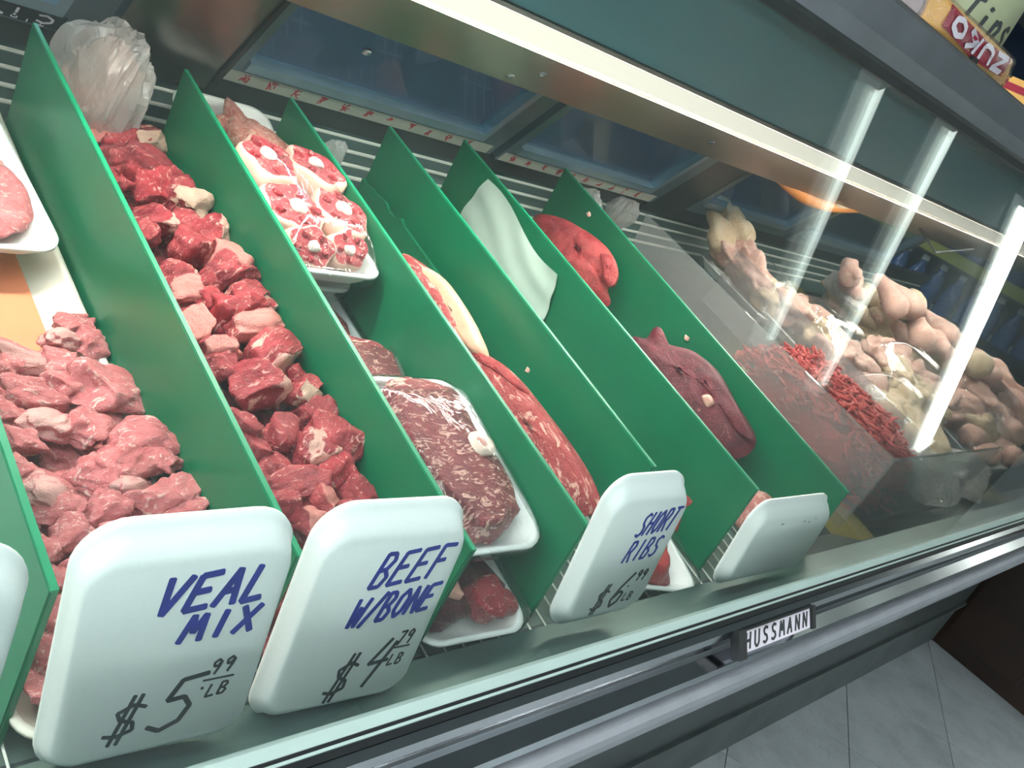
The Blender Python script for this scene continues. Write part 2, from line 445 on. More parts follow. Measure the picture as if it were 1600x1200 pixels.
def ribbon2d(poly, w):
    """a flat stroke of width w with rounded joins, as polygons in the plane"""
    V, Fc = [], []
    for a, b in zip(poly[:-1], poly[1:]):
        a, b = Vector(a), Vector(b); d = (b - a)
        if d.length < 1e-7: continue
        d.normalize(); n = Vector((-d.y, d.x)) * w / 2; e = d * w * .28; i = len(V)
        V += [a - e * .6 + n * .6, a - e * .6 - n * .6, a - n, b - n, b + e * .6 - n * .6, b + e * .6 + n * .6, b + n, a + n]
        Fc.append(tuple(range(i, i + 8)))
    return V, Fc
def text2d(word, x, y, h, w, adv, slant=.25, rise=0.0, pen=.004, sizes=None):
    V, Fc = [], []
    for i, ch in enumerate(word):
        for pl in LET.get(ch, []):
            pts = [(x + i * adv + px * w + slant * py * h, y + i * rise + py * h) for px, py in pl]
            v, f = ribbon2d(pts, pen); b = len(V); V += v; Fc += [tuple(q + b for q in g) for g in f]
    return V, Fc
def flat3(vf, place, th=.0003):            # plane polygons -> thin solid marks, place(x, y, z) -> 3-D
    V, Fc = [], []
    layer = 0
    for f in vf[1]:
        b = len(V); n = len(f); layer = (layer + 1) % 7; dz = layer * 2e-5
        V += [place(vf[0][i].x, vf[0][i].y, 0) for i in f] + [place(vf[0][i].x, vf[0][i].y, th + dz) for i in f]
        Fc.append(tuple(range(b, b + n))[::-1]); Fc.append(tuple(range(b + n, b + 2 * n)))
        for i in range(n): Fc.append((b + i, b + (i + 1) % n, b + n + (i + 1) % n, b + n + i))
    return V, Fc

# ------------------------------------------------------------------ the room
X0, X1 = -1.3, 3.1                         # the case, end to end
floor = struct(mk('floor', box(-5, 13, -6, 4, -.05, -.012), 'grout'))
TA = math.radians(28.4); ts = .3
tm = bpy.data.meshes.new('tile')
tv, tf = box(-ts / 2 + .0012, ts / 2 - .0012, -ts / 2 + .0012, ts / 2 - .0012, -.012, 0)
tm.from_pydata(tv, [], tf); tm.materials.append(MATS['floor_tile'])
ca, sa = math.cos(TA), math.sin(TA)
def tile_xy(i, j):                         # a joint runs through the point measured on the floor
    a, b = (i + .5) * ts, (j + .5) * ts
    return 2.52 + a * ca - b * sa, .45 + a * sa + b * ca
ntile = 0; far = []
for i in range(-30, 40):
    for j in range(-30, 30):
        x, y = tile_xy(i, j)
        if -.2 < x < 4.6 and -1.5 < y < .62 and ntile < 300:
            t = bpy.data.objects.new('tile', tm); COL.objects.link(t); t.parent = floor
            t.location = Vector((x, y, 0)) - floor.location; t.rotation_euler.z = TA; ntile += 1
        elif -5 < x < 12 and -5.8 < y < 3.8: far.append((x, y))
V, Fc = [], []
R2 = Matrix.Rotation(TA, 3, 'Z')
for x, y in far:
    b = len(V); V += [R2 @ Vector(p) + Vector((x, y, 0)) for p in tv]; Fc += [tuple(q + b for q in f) for f in tf]
o = mk('outer_tiles', (V, Fc), 'floor_tile', floor); o['kind'] = 'stuff'
struct(mk('ceiling', box(-5, 13, -6, 4, CEILING, CEILING + .1), 'ceiling'))
struct(mk('wall_back', box(-5, 13, 3.9, 4, 0, CEILING), 'dark_wall'))
struct(mk('wall_front', box(-5, 13, -6.1, -6, 0, CEILING), 'wall_paint'))
struct(mk('wall_left', box(-5.1, -5, -6, 4, 0, CEILING), 'wall_paint'))
struct(mk('wall_right', box(13, 13.1, -6, 4, 0, CEILING), 'wall_paint'))

def ceiling_lamp(x, y, ang, length, label, tubes=1, wid=.05, mat='fill_tube'):
    t = empty('ceiling_lamp', (x, y, CEILING - .09), Euler((0, 0, ang)))
    tag(t, label, 'lamp', 'ceiling tube lamps')
    n = tubes; ww = .07 * n + .06
    mkl('housing', box(-length / 2 - .04, length / 2 + .04, -ww / 2, ww / 2, .045, .09), 'lamp_housing', t)
    for i in range(n):
        yy = (i - (n - 1) / 2) * .07
        mkl('light_tube', tube([(-length / 2 + .03, yy, .012), (length / 2 - .03, yy, .012)], wid / 2, 12), mat, t, True)
    for e in (-1, 1):
        mkl('end_cap', box(e * length / 2 - .028, e * length / 2 + .028, -ww / 2, ww / 2, -.02, .045), 'lamp_housing', t)
    return t
LA = math.radians(-62)
for (x, y, L, n, wd, lb) in (
    (4.22, .0, 1.5, 1, .036, 'ceiling tube lamp nearest the counter, mirrored as the leftmost streak in the glass'),
    (5.18, -.135, 1.85, 1, .036, 'second ceiling tube lamp, mirrored as the middle streak in the glass'),
    (7.5, -.5, 3.05, 2, .05, 'long double ceiling tube lamp mirrored as the brightest streak in the glass')):
    ceiling_lamp(x, y, LA if n == 1 else math.radians(-45), L, lb, n, wd, 'old_tube' if n == 1 else 'ceiling_tube')
for x, y in ((-.75, .0), (-.55, .75), (-1.5, -.9), (-1.6, 1.0)):  # unseen fill lamps, added to light the left faces of the dividers
    ceiling_lamp(x, y, LA, 1.6, 'added fill tube lamp above the near end of the counter, outside the picture', 2, .06)
for x, y in ((2.2, -4.4), (.2, -4.4), (3.6, -4.1), (5.2, -4.1), (6.6, -4.4), (1.2, 2.7)):  # more unseen lamps, added to brighten the rail and floor
    ceiling_lamp(x, y, LA, 1.6, 'added fill tube lamp deep in the shop, outside the picture', 2, .06)

# ------------------------------------------------------------------ the display case
case = empty('display_case', (.9, .66, 0))
tag(case, 'long refrigerated meat display case with slanted front glass and chrome bumper rail', 'display case')
def part(name, vf, mat, smooth=False, parent=case): return mk(name, vf, mat, parent, smooth)
PH = math.radians(48)
GU = Vector((0, math.cos(PH), math.sin(PH))); GN = Vector((0, -math.sin(PH), math.cos(PH)))
G0 = Vector((0, .224, H - .3665)); GL = .62
def pane(off, x0, x1, th=.003):
    a = G0 + GN * off
    p = [a + Vector((x0, 0, 0)), a + Vector((x1, 0, 0)), a + GU * GL + Vector((x1, 0, 0)), a + GU * GL + Vector((x0, 0, 0))]
    return slab(p, GN, th)
part('front_glass', pane(0, X0 + .03, X1 - .03), 'case_glass')
part('front_glass', pane(-.010, X0 + .03, X1 - .03), 'case_glass')
part('glass_channel', strip([(.2165, -.361), (.224, -.360), (.2335, -.372), (.236, -.380)], -.006, X0, X1), 'channel')
part('gasket', prism([(.2165, -.361), (.2225, -.3575), (.219, -.354), (.2125, -.3585)], X0, X1), 'rubber')
rail = part('bumper_rail', strip([(.221, -.362), (.2125, -.3595), (.2080, -.3625), (.2065, -.368), (.2085, -.374), (.2095, -.380), (.2085, -.386), (.1975, -.3905), (.1955, -.3945), (.1975, -.4005), (.204, -.403)], -.004, X0, X1), 'chrome')
part('lower_rail', strip([(.202, -.4035), (.1935, -.4045), (.1895, -.4075), (.188, -.413), (.1885, -.421), (.20, -.424), (.24, -.47)], -.005, X0, X1), 'lilac_strip')
part('base_panel', strip([(.425, -1.04), (.425, -.56), (.24, -.47)], .02, X0, X1), 'base_panel')
part('kick_plate', prism([(.447, -1.22), (.43, -1.19), (.43, -1.045), (.417, -1.04), (.417, -1.03), (.47, -1.03), (.47, -1.22)], X0, X1), 'kick')
part('kick_trim', prism([(.462, -1.2), (.445, -1.216), (.437, -1.2), (.437, -1.19)], X0, X1), 'steel')
part('body', prism([(.47, -1.22), (.47, -1.03), (.44, -.60), (1.13, -.47), (1.2, -1.22)], X0, X1), 'base_panel')
part('inner_ledge', strip([(.236, -.381), (.262, -.426), (.296, -.478), (.342, -.490), (.35, -.53)], -.006, X0, X1), 'dull_steel')
part('ledge_bead', tube([(X0, .298, H - .475), (X1, .298, H - .475)], .0025, 8), 'steel', True)
part('ledge_bead', tube([(X0, .309, H - .479), (X1, .309, H - .479)], .0025, 8), 'steel', True)
def deck_slab(x0, x1, s0, s1, n0, n1):
    return [dk(x, s, n) for x in (x0, x1) for s in (s0, s1) for n in (n0, n1)], box(0, 1, 0, 1, 0, 1)[1]
part('deck_pan', deck_slab(X0, 1.222, .232, .99, DECK - .02, DECK - .006), 'deck_steel')
part('deck_pan', deck_slab(1.226, X1, .232, .99, DECK - .05, DECK - .036), 'dark_pan')
# wire rack on the deck
wr = []
for k in range(9): wr.append(tube([dk(X0, .25 + k * .085, DECK - .004), dk(1.21, .25 + k * .085, DECK - .004)], .0018, 5))
for k in range(int((1.21 - X0) / .022)): wr.append(tube([dk(X0 + k * .022, .243, DECK - .0015), dk(X0 + k * .022, .96, DECK - .0015)], .0012, 4))
part('wire_rack', join(*wr), 'white_wire')
part('reflection_bar', deck_slab(1.47, 1.52, .24, .98, DECK - .036, DECK - .004), 'olive_reflection')  # olive bars modelled in place of a wooden rack's reflection in the glass
part('reflection_bar', deck_slab(2.22, 2.27, .24, .98, DECK - .036, DECK - .004), 'olive_reflection')
part('reflection_bar', deck_slab(1.23, 2.9, .60, .64, DECK - .036, DECK - .006), 'olive_reflection')
part('back_wall', strip([(1.075, -.385), (1.092, -.33), (1.10, -.29)], -.012, X0, X1), 'dull_steel')
for y, z in ((1.078, -.352), (1.083, -.336), (1.088, -.318), (1.092, -.300)):
    part('back_rib', tube([(X0, y - .004, H + z), (X1, y - .004, H + z)], .0032, 8), 'white_wire', True)
part('door_track', prism([(1.078, -.290), (1.066, -.262), (1.08, -.255), (1.1, -.29)], X0, X1), 'dark_frame')
# rear sliding doors, leaning forward
DU = Vector((0, -.57, .82)); DN = Vector((0, -.82, -.57)); D0 = Vector((0, 1.07, H - .252))
def dpt(x, k, off): return D0 + DU * k + DN * off + Vector((x, 0, 0))
def dbox(x0, x1, k0, k1, o0, o1):
    return [dpt(x, k, o) for x in (x0, x1) for k in (k0, k1) for o in (o0, o1)], box(0, 1, 0, 1, 0, 1)[1]
def squiggle(x, k, R, sc=.012):
    V, Fc = [], []
    for q in range(4):
        p = [(x + R.uniform(-1, 1) * sc * .5, k + R.uniform(-1, 1) * sc * .7) for _ in range(3)]
        v, f = ribbon2d(p, sc * .13); b = len(V); V += v; Fc += [tuple(i + b for i in g) for g in f]
    return V, Fc
RS = random.Random(5)
def rear_door(x0, x1, off, tape, fr='door_frame', st=.045, lo=.03):
    root = empty('rear_door', Vector((x0, D0.y, D0.z)) - case.location); root.parent = case
    def sub(n, vf, mt, sm=False): return mk(n, vf, mt, root, sm)
    sub('frame', join(dbox(x0, x1, 0, lo, off, off + .016), dbox(x0, x1, .36, .39, off, off + .016),
                      dbox(x0, x0 + st * .4, lo, .36, off, off + .016), dbox(x1 - st, x1, lo, .36, off, off + .016)), fr)
    sub('bead', join(dbox(x0 + st * .4, x1 - st, lo, lo + .015, off + .004, off + .022), dbox(x1 - st - .012, x1 - st, lo + .015, .36, off + .004, off + .022)), 'bead_metal')
    sub('pane', dbox(x0 + st * .4, x1 - st, lo, .36, off + .005, off + .009), 'door_glass')
    if tape:
        sub('tape', dbox(x0 + .005, x1 - .01, .001, .021, off + .016, off + .0166), 'tape')
        V, Fc = [], []
        x = x0 + .03
        while x < x1 - .03:
            v, f = squiggle(x, .012, RS); b = len(V); V += v; Fc += [tuple(i + b for i in g) for g in f]; x += .038
        sub('printed_marks', flat3((V, Fc), lambda a, k, z: dpt(a, k, off + .0167 + z)), 'red_ink')['kind'] = 'stuff'
    return root
rear_door(-.55, .452, .0, False)
rear_door(.6, 1.07, .0, True)
rear_door(1.08, 1.515, .006, True)
rear_door(1.64, 2.06, .0, False)
rear_door(2.07, 2.62, .006, False)
part('door_post', dbox(.458, .594, -.02, .39, .004, .02), 'steel')
part('door_post', dbox(1.52, 1.636, -.02, .39, .0, .016), 'dark_frame')
part('door_post', dbox(.594, .6, -.02, .39, .0, .024), 'dark_frame')
lab = part('door_label', dbox(.20, .415, .004, .026, .0165, .0172), 'black_plastic')
mk('label_lettering', join(flat3(text2d('Cinc', .405, .021, -.012, -.018, -.028, 0, 0, .0026), lambda a, k, z: dpt(a, k, .0174 + z)),
                           flat3(text2d('Tinc', .398, .0085, -.004, -.008, -.013, 0, 0, .0014), lambda a, k, z: dpt(a, k, .0174 + z))), 'pack_white', lab)
part('white_label', dbox(.30, .45, -.022, -.006, .003, .0038), 'pack_white')
# canopy: light strip, reflector, painted face, steel fascia and top ledge
part('light_strip', prism([(.735, -.0605), (.738, -.039), (.742, -.039), (.742, -.0605)], X0 + .02, X1 - .02), 'lamp_lens')
part('light_tube', prism([(.746, -.056), (.746, -.046), (.770, -.046), (.770, -.056)], X0 + .02, X1 - .02), 'tube_light')
refl = part('reflector_panel', strip([(.774, -.0665), (.862, -.1195), (.872, -.112)], .003, X0, X1), 'reflector_steel')
def bolt(u, v):
    r = ray(u, v); Q = Vector((0, .774, -.0695)); nn = Vector((0, -.516, -.8566)); k = Q.dot(nn) / r.dot(nn); p = r * k + Vector((0, 0, H))
    return xf(tube([Vector((0, 0, -.004)), Vector((0, 0, .001)), Vector((0, 0, .003))], [.0055, .0055, .003], 10), Matrix.Translation(p) @ nn.to_track_quat('Z', 'Y').to_matrix().to_4x4())
for p in ((797, 118), (848, 115), (1113, 222), (573, 82)): mk('bolt', bolt(*p), 'chrome', refl, True)
part('added_baffle', prism([(.7715, -.044), (.7735, -.044), (.7745, -.068), (.7725, -.068)], X0 + .02, X1 - .02), 'reflector_steel')  # hidden strip added to block the tube's reflection in the panel
part('lamp_bracket', prism([(.736, -.0385), (.736, -.034), (.745, -.026), (.80, -.03), (.87, -.1), (.776, -.064), (.774, -.0385)], X0, X1), 'reflector_steel')
part('canopy_face', strip([(.742, -.028), (.66, .085)], -.006, X0, X1), 'teal_paint')
part('canopy_back', prism([(.66, .095), (.66, .15), (1.0, .15), (.88, .03), (.80, -.02), (.75, -.02)], X0, X1), 'dark_frame')
part('fascia', strip([(.630, .084), (.634, .12), (.634, .160), (.646, .168)], .006, X0, X1), 'fascia_steel')
part('fascia_lip', prism([(.622, .078), (.620, .090), (.632, .098), (.656, .092), (.652, .080)], X0, X1), 'dark_frame')
ledge = part('top_ledge', box(X0, X1, .642, 1.02, H + .155, H + .168), 'steel')
part('end_panel', prism([(.22, -.37), (.62, .08), (.64, .165), (1.0, .155), (1.11, -.28), (1.2, -1.22), (.47, -1.22), (.45, -.6), (.24, -.47)], X0 - .03, X0), 'base_panel')
part('end_glass', prism([(.24, -.38), (.63, .05), (1.0, .02), (1.1, -.28), (1.05, -.4), (.36, -.53)], X1 - .006, X1), 'case_glass')
part('lamp_wire', tube([(2.45, .80, H - .10), (2.3, .82, H - .14), (2.15, .83, H - .10)], .003, 6), 'rubber')
# maker's plate on the rail
npx0, npx1 = .690, .812
NP0, NPD, NPN = Vector((0, .2075, H - .3632)), Vector((0, -.0115, -.0158)), Vector((0, -.8085, .5885))
def npt(x, t, off): return NP0 + NPD * t + NPN * off + Vector((x, 0, 0))
def nbox(x0, x1, t0, t1, o0, o1): return [npt(x, t, o) for x in (x0, x1) for t in (t0, t1) for o in (o0, o1)], box(0, 1, 0, 1, 0, 1)[1]
plate = part('nameplate', nbox(npx0, npx1, .08, 1, -.003, .001), 'pack_white')
mk('bezel', join(nbox(npx0 - .012, npx0, -.05, 1.15, -.003, .005), nbox(npx1, npx1 + .006, 0, 1.05, -.003, .004), nbox(npx0, npx1, .0, .08, -.003, .003)), 'rubber', plate)
mk('lettering', flat3(text2d('HUSSMANN', npx0 + .004, 0, .0125, .0085, .0147, .12, 0, .0023), lambda a, b, z: npt(a, .86 - b / .0195, .0012 + z)), 'black_ink', plate)

# ------------------------------------------------------------------ dividers
def divider(xf_, sf, xb, sb, ht=.127, label='', cat='divider', lean=.166, nt=-.45, mat='green_plastic'):
    a, b = dk(xf_, sf, nt), dk(xb, sb, nt)
    c, d = dk(xb, sb - ht * lean, nt - ht), dk(xf_, sf - ht * lean, nt - ht)
    base = dk((xf_ + xb) / 2, (sf + sb) / 2, nt - ht)
    e = (b - a).cross(d - a).normalized()
    if e.x < 0: e = -e
    root = empty('shelf_divider', base); tag(root, label, cat, 'green divider plates')
    o = mk('plate', slab([a, b, c, d], e, .0055), mat, root); bevel(o, .0012, 2)
    up = (a - d).normalized() * .0006
    o2 = mk('lit_top_edge', slab([a - up * 2 + e * .0006, b - up * 2 + e * .0006, b - up * 2 + e * .0049, a - up * 2 + e * .0049], up, 3.0), 'green_lit_edge', root)  # lighter strip paints in the light that falls on the plate's top
    return root
DIV = [
 (.2124, .2855, .2124, .93, 'green plastic divider at the left edge of the picture, left of the veal'),
 (.3695, .2855, .3695, .933, 'green plastic divider between the veal pieces and the bone-in beef chunks'),
 (.5204, .269, .5263, .925, 'green plastic divider between the bone-in beef chunks and the wrapped packs'),
 (.6689, .275, .665, .929, 'green plastic divider between the wrapped steaks and the long marbled ribs'),
 (.834, .333, .8196, .927, 'green plastic divider right of the long marbled ribs, left of the empty lane'),
 (.9988, .288, .9758, .951, 'green plastic divider with a sheet of white paper stuck on it'),
 (1.2135, .265, 1.2133, .955, 'rightmost green plastic divider, beside the clear bin of ground beef'),
]
for a, b, c, d, l in DIV: divider(a, b, c, d, label=l)
# broken strip standing before the fifth plate
R = random.Random(3)
jag = [dk(.806, .905, -.522)]
for i in range(9):
    t = (i + 1) / 10; jag.append(dk(.806, .905 - .125 * t, -.522 + .012 * t + R.uniform(-.004, .004)))
jag += [dk(.806, .60, -.512), dk(.806, .60, DECK), dk(.806, .89, DECK)]
o = mk('broken_divider', slab(jag, (1, 0, 0), .005), 'green_plastic'); tag(o, 'short green divider plate with a jagged broken edge, behind the oxtail packs', 'divider')

# clear plastic bin for the ground beef
bin_ = empty('clear_bin', dk(1.75, .6, DECK)); tag(bin_, 'clear plastic bin around the ground beef, right of the green dividers', 'bin')
A, B = dk(1.455, .306, -.45), dk(1.364, .87, -.45); A2, B2 = dk(1.47, .29, DECK - .02), dk(1.39, .85, DECK - .02)
mk('side_wall', slab([A, B, B2, A2], (1, 0, 0), .004), 'acrylic', bin_)
Cc, C2 = dk(2.02, .306, -.45), dk(2.02, .29, DECK - .02)
mk('front_wall', slab([A, Cc, C2, A2], E2, .004), 'acrylic_front', bin_)
mk('rim', join(tube([B, A], .0022, 6), tube([A, Cc], .0018, 6)), 'acrylic_front', bin_, True)
D_, D2_ = dk(1.74, .36, -.47), dk(1.70, .86, -.47); D3_, D4_ = dk(1.74, .35, DECK - .02), dk(1.70, .85, DECK - .02)
mk('side_wall', slab([D_, D2_, D4_, D3_], (1, 0, 0), .004), 'acrylic', bin_)

# ------------------------------------------------------------------ price signs: upturned foam trays
def make_sign(cx, cy, cz, w, hgt, yaw, lean, label, cat='price sign', roll=0.0):
    root = empty('price_sign', Vector((cx, cy, cz)))
    # local frame: X across, Y up the sign, Z towards the customer
    Mx = Matrix.Rotation(yaw, 4, 'Z') @ Matrix.Rotation(math.radians(90) - lean, 4, 'X') @ Matrix.Rotation(roll, 4, 'Z')
    root.rotation_euler = Mx.to_euler(); tag(root, label, cat, 'upturned foam trays used as price signs')
    v, f = tray_mesh(w, hgt, .017, .027, flare=.014, th=.004, k=9, fx=.28)
    v = [Vector((x, y + hgt / 2, .017 - z)) for x, y, z in v]
    mkl('foam_tray', (v, [g[::-1] for g in f]), 'foam', root, True)
    return root
def letter(root, items, mat, name, dx=0, dy=0):
    vf = [flat3(text2d(*a, **k), lambda x, y, z: Vector((x * .9 - .003 + dx, y + dy, .0172 + z))) for a, k in items]
    return mkl(name, join(*vf), mat, root)
s1 = make_sign(.273, .335, H - .481, .118, .178, math.radians(-6.7), math.radians(1), 'foam tray price sign reading VEAL MIX $5.99 LB in blue and black marker', roll=math.radians(5.2))
letter(s1, [(('VEAL', -.019, .097, .025, .0135, .0172), dict(slant=.22, rise=.0006, pen=.0044)), (('MIX', .000, .074, .019, .0125, .0165), dict(slant=.2, rise=.0006, pen=.0042))], 'blue_ink', 'name_lettering', 0.003, 0.027)
letter(s1, [(('$', -.021, .014, .034, .020, .03), dict(slant=.2, pen=.0026)), (('5', .006, .017, .040, .026, .03), dict(slant=.2, pen=.0034)), (('.', .034, .044, .012, .006, .01), dict(pen=.002)),
            (('99', .038, .055, .0115, .0062, .0085), dict(slant=.2, pen=.0017, rise=.0006)), (('-', .036, .046, .010, .020, .01), dict(slant=0, pen=.0014)), (('LB', .040, .037, .0095, .0058, .0075), dict(slant=.2, pen=.0015, rise=.0006))], 'black_ink', 'price_lettering', -0.008, 0.016)
s2 = make_sign(.408, .335, H - .489, .119, .177, math.radians(-4.7), math.radians(3), 'foam tray price sign reading BEEF W/BONE $4.79 LB in blue and black marker', roll=math.radians(1.4))
letter(s2, [(('BEEF', -.012, .100, .027, .0125, .0165), dict(slant=.25, rise=.001, pen=.0034)), (('W/BONE', -.018, .068, .023, .0098, .0124), dict(slant=.22, rise=.0012, pen=.0034))], 'blue_ink', 'name_lettering', 0, 0.019)
letter(s2, [(('$', -.010, .012, .038, .019, .03), dict(slant=.22, pen=.0026)), (('4', .020, .028, .032, .018, .03), dict(slant=.3, pen=.003)), (('79', .042, .053, .0125, .0058, .008), dict(slant=.15, pen=.0016, rise=.0006)),
            (('-', .041, .046, .010, .016, .01), dict(slant=0, pen=.0014)), (('LB', .042, .035, .0095, .0055, .0072), dict(slant=.15, pen=.0014))], 'black_ink', 'price_lettering', -0.004, 0.01)
s3 = make_sign(.698, .335, H - .471, .109, .160, math.radians(-3.9), math.radians(3.9), 'narrow foam tray price sign reading SHORT RIBS $6.99 in blue and black marker', roll=math.radians(2.6))
letter(s3, [(('SHORT', -.008, .087, .024, .0088, .0111), dict(slant=.25, rise=.0008, pen=.0027)), (('RIBS', -.008, .059, .022, .0098, .0128), dict(slant=.22, rise=.0008, pen=.0027))], 'blue_ink', 'name_lettering', 0.001, 0.017)
letter(s3, [(('$', -.020, .012, .030, .016, .03), dict(slant=.22, pen=.0024)), (('6', .004, .016, .036, .018, .03), dict(slant=.3, pen=.003)), (('.', .024, .036, .012, .006, .01), dict(pen=.002)),
            (('99', .032, .042, .012, .006, .0085), dict(slant=.25, pen=.0017)), (('LB', .026, .020, .009, .006, .008), dict(slant=.2, pen=.0013))], 'black_ink', 'price_lettering', -0.002, 0.009)
s4 = make_sign(1.013, .335, H - .475, .180, .114, math.radians(-1.4), math.radians(2), 'blank dirty foam tray sign standing right of the SHORT RIBS sign')
letter(s4, [(('-', .02, .088, .003, .004, .01), dict(pen=.001)), (('-', .035, .086, .003, .003, .01), dict(pen=.0012)), (('-', -.04, .089, .003, .006, .01), dict(pen=.001)), (('-', .05, .090, .003, .002, .01), dict(pen=.001))], 'black_ink', 'dirt_specks')['kind'] = 'stuff'
s0 = make_sign(.117, .335, H - .481, .118, .178, math.radians(-6.7), math.radians(1), 'foam tray price sign cut off by the left edge of the picture')

# ------------------------------------------------------------------ piles of cut meat
def instance(name, me, p, size, rot, label, cat, group, kids=(), unit=False):
    o = bpy.data.objects.new(name, me); COL.objects.link(o)
    o.location = p; o.rotation_euler = rot; o.scale = size if unit else [q / UNIT for q in size]
    tag(o, label, cat, group)
    for nm, mesh, M in kids:
        c = bpy.data.objects.new(nm, mesh); COL.objects.link(c); c.parent = o; c.matrix_local = M
    return o
def rot_rand(R, flat=.5):
    return (RDECK @ Euler((R.uniform(-flat, flat), R.uniform(-flat, flat), R.uniform(0, 6.28))).to_matrix()).to_euler()
def disc_me(name, mat, seed, rx=1, ry=.8, th=.3):
    vf = chunk(seed, (rx, ry, th), .25, 2, .08); me = bpy.data.meshes.new(name); me.from_pydata(vf[0], [], vf[1]); me.materials.append(MATS[mat])
    me.polygons.foreach_set('use_smooth', [True] * len(me.polygons)); return me
def meshes(kind, mat, n, seed, faces=None, **kw): return [chunk_me(kind, mat, seed=seed + i, face=faces[i % len(faces)] if faces else None, **kw) for i in range(n)]
meat('veal_face', (190, 96, 100), (212, 124, 126), (224, 146, 144), (236, 190, 182), .60, 36, face=(228, 170, 164))
VEAL = meshes('veal_piece', 'veal', 6, 10, boxy=.35, cuts=6, rough=.26, dims=(1.1, .9, .62))
VEALP = meshes('veal_piece', 'veal_face', 3, 20, boxy=.3, cuts=5, rough=.28, dims=(1.2, .8, .6), faces=[((-.3, -.4, .8), .62)])
kw = dict(boxy=.7, cuts=6, rough=.2, dims=(1.05, .9, .72))
BEEF = meshes('beef_chunk', 'beef', 5, 30, **kw)
BEEFB = meshes('beef_chunk', 'beef_bright', 4, 40, boxy=.6, cuts=6, rough=.22, dims=(1.05, .9, .7))
BEEFF = meshes('beef_chunk', 'beef_face', 4, 50, faces=[((-.3, -.5, .8), .5), ((.3, -.6, .6), .4)], boxy=.75, cuts=6, rough=.17, dims=(1.1, .85, .66))
BEEFS = meshes('beef_chunk', 'beef_seam', 4, 60, faces=[((.8, -.5, .3), .6), ((-.6, -.7, .3), .6), ((.2, -.9, .5), .62)], **kw)
BEEFN = meshes('beef_chunk', 'beef_bone', 3, 70, faces=[((0, -.75, .6), .45), ((.7, -.5, .5), .5)], **kw)
R = random.Random(21)
# (u, v, width px, height px, kind)
veal = [
 (113, 507, 62, 44, 0), (150, 512, 46, 40, 0), (97, 532, 66, 44, 1), (158, 540, 52, 46, 0), (37, 563, 76, 48, 1), (97, 568, 62, 56, 0),
 (165, 610, 92, 88, 2), (104, 602, 56, 46, 0), (8, 573, 50, 40, 0), (50, 617, 84, 48, 0), (16, 648, 56, 44, 0), (75, 664, 78, 64, 1),
 (126, 664, 70, 70, 0), (36, 690, 62, 62, 0), (238, 692, 112, 66, 0), (282, 716, 50, 50, 0), (205, 726, 104, 58, 0), (143, 738, 76, 76, 0),
 (80, 772, 76, 68, 1), (36, 738, 56, 52, 0), (205, 762, 82, 44, 1), (314, 768, 66, 62, 0), (240, 785, 110, 50, 0), (165, 795, 70, 50, 0),
 (110, 835, 66, 58, 0), (72, 862, 56, 60, 0), (92, 905, 50, 56, 0), (66, 955, 48, 60, 0), (60, 1010, 48, 60, 0), (50, 1080, 56, 58, 0), (290, 800, 70, 40, 0),
 (95, 800, 60, 50, 0), (130, 880, 70, 60, 0), (120, 950, 70, 60, 0), (190, 850, 80, 60, 0), (260, 850, 80, 60, 0), (320, 840, 70, 50, 0)]
vl = {6: 'large smooth dark-pink veal piece resting on top of the pile by the divider', 14: 'broad flat veal slice lying at the right of the pile, above the VEAL MIX sign',
      21: 'pointed veal piece against the divider just above the corner of the VEAL MIX sign', 11: 'veal piece with a whitish membrane in the middle of the veal pile',
      0: 'small veal piece at the top back end of the veal pile', 4: 'greyish-pink veal piece at the left picture edge on the peach paper',
      18: 'rounded veal piece with a pale rim beside the leftmost divider'}
def pile_n(v, lo, hi, v0, v1):
    t = max(0, min(1, (v - v0) / (v1 - v0))); return lo + (hi - lo) * t
def beef_label(u, v, w, h, k):
    look = ('small ' if w * h < 2300 else 'long ' if w > 1.9 * h else 'large ' if w * h > 5200 else '') + ('red', 'bright red', 'pink fatty', 'fat-edged red', 'bone-edged')[k] + ' beef chunk'
    c = 120 + (v - 160) * .53; side = 'left side' if u < c + 35 else 'right side' if u > c + 115 else 'middle'
    row = next(t for lim, t in ((235, 'touching the plastic bag'), (290, 'just below the plastic bag'), (345, 'behind the rib bone end'), (400, 'level with the oxtail slices'),
        (455, 'level with the oxtail tray edge'), (505, 'level with the small wrapped tray'), (560, 'just in front of pile centre'), (610, 'level with the round leaning steak'),
        (670, 'beside the pale knuckle bone'), (730, 'one row above the BEEF W/BONE sign'), (825, 'right above the BEEF W/BONE sign'), (2000, 'between the VEAL MIX and BEEF signs')) if v < lim)
    return look + ', ' + side + ' of pile, ' + row
def veal_label(u, v, w, h, k):
    look = ('small ' if w * h < 2500 else 'flat ' if w > 1.9 * h else 'large ' if w * h > 5000 else '') + ('pink veal piece', 'pale-skinned veal piece', 'dark pink veal piece')[k]
    side = 'at the picture edge' if u < 45 else 'left of centre' if u < 90 + (v - 560) * .12 else 'in the middle' if u < 140 + (v - 560) * .3 else 'by the right divider'
    row = next(t for lim, t in ((545, 'back end of the veal pile'), (605, 'second row of the veal pile'), (660, 'level with the large dark-pink piece'), (705, 'level with the exposed white tray rim'),
        (750, 'level with the leftmost divider top'), (790, 'just above the VEAL MIX sign'), (850, 'at the top corner of the VEAL MIX sign'), (930, 'left of the VEAL MIX sign'), (2000, 'low at the left foot of the VEAL MIX sign')) if v < lim)
    return look + ' ' + side + ', ' + row
def clampx(p, lo, hi, half):
    p.x = max(lo + half, min(hi - half, p.x)); return p
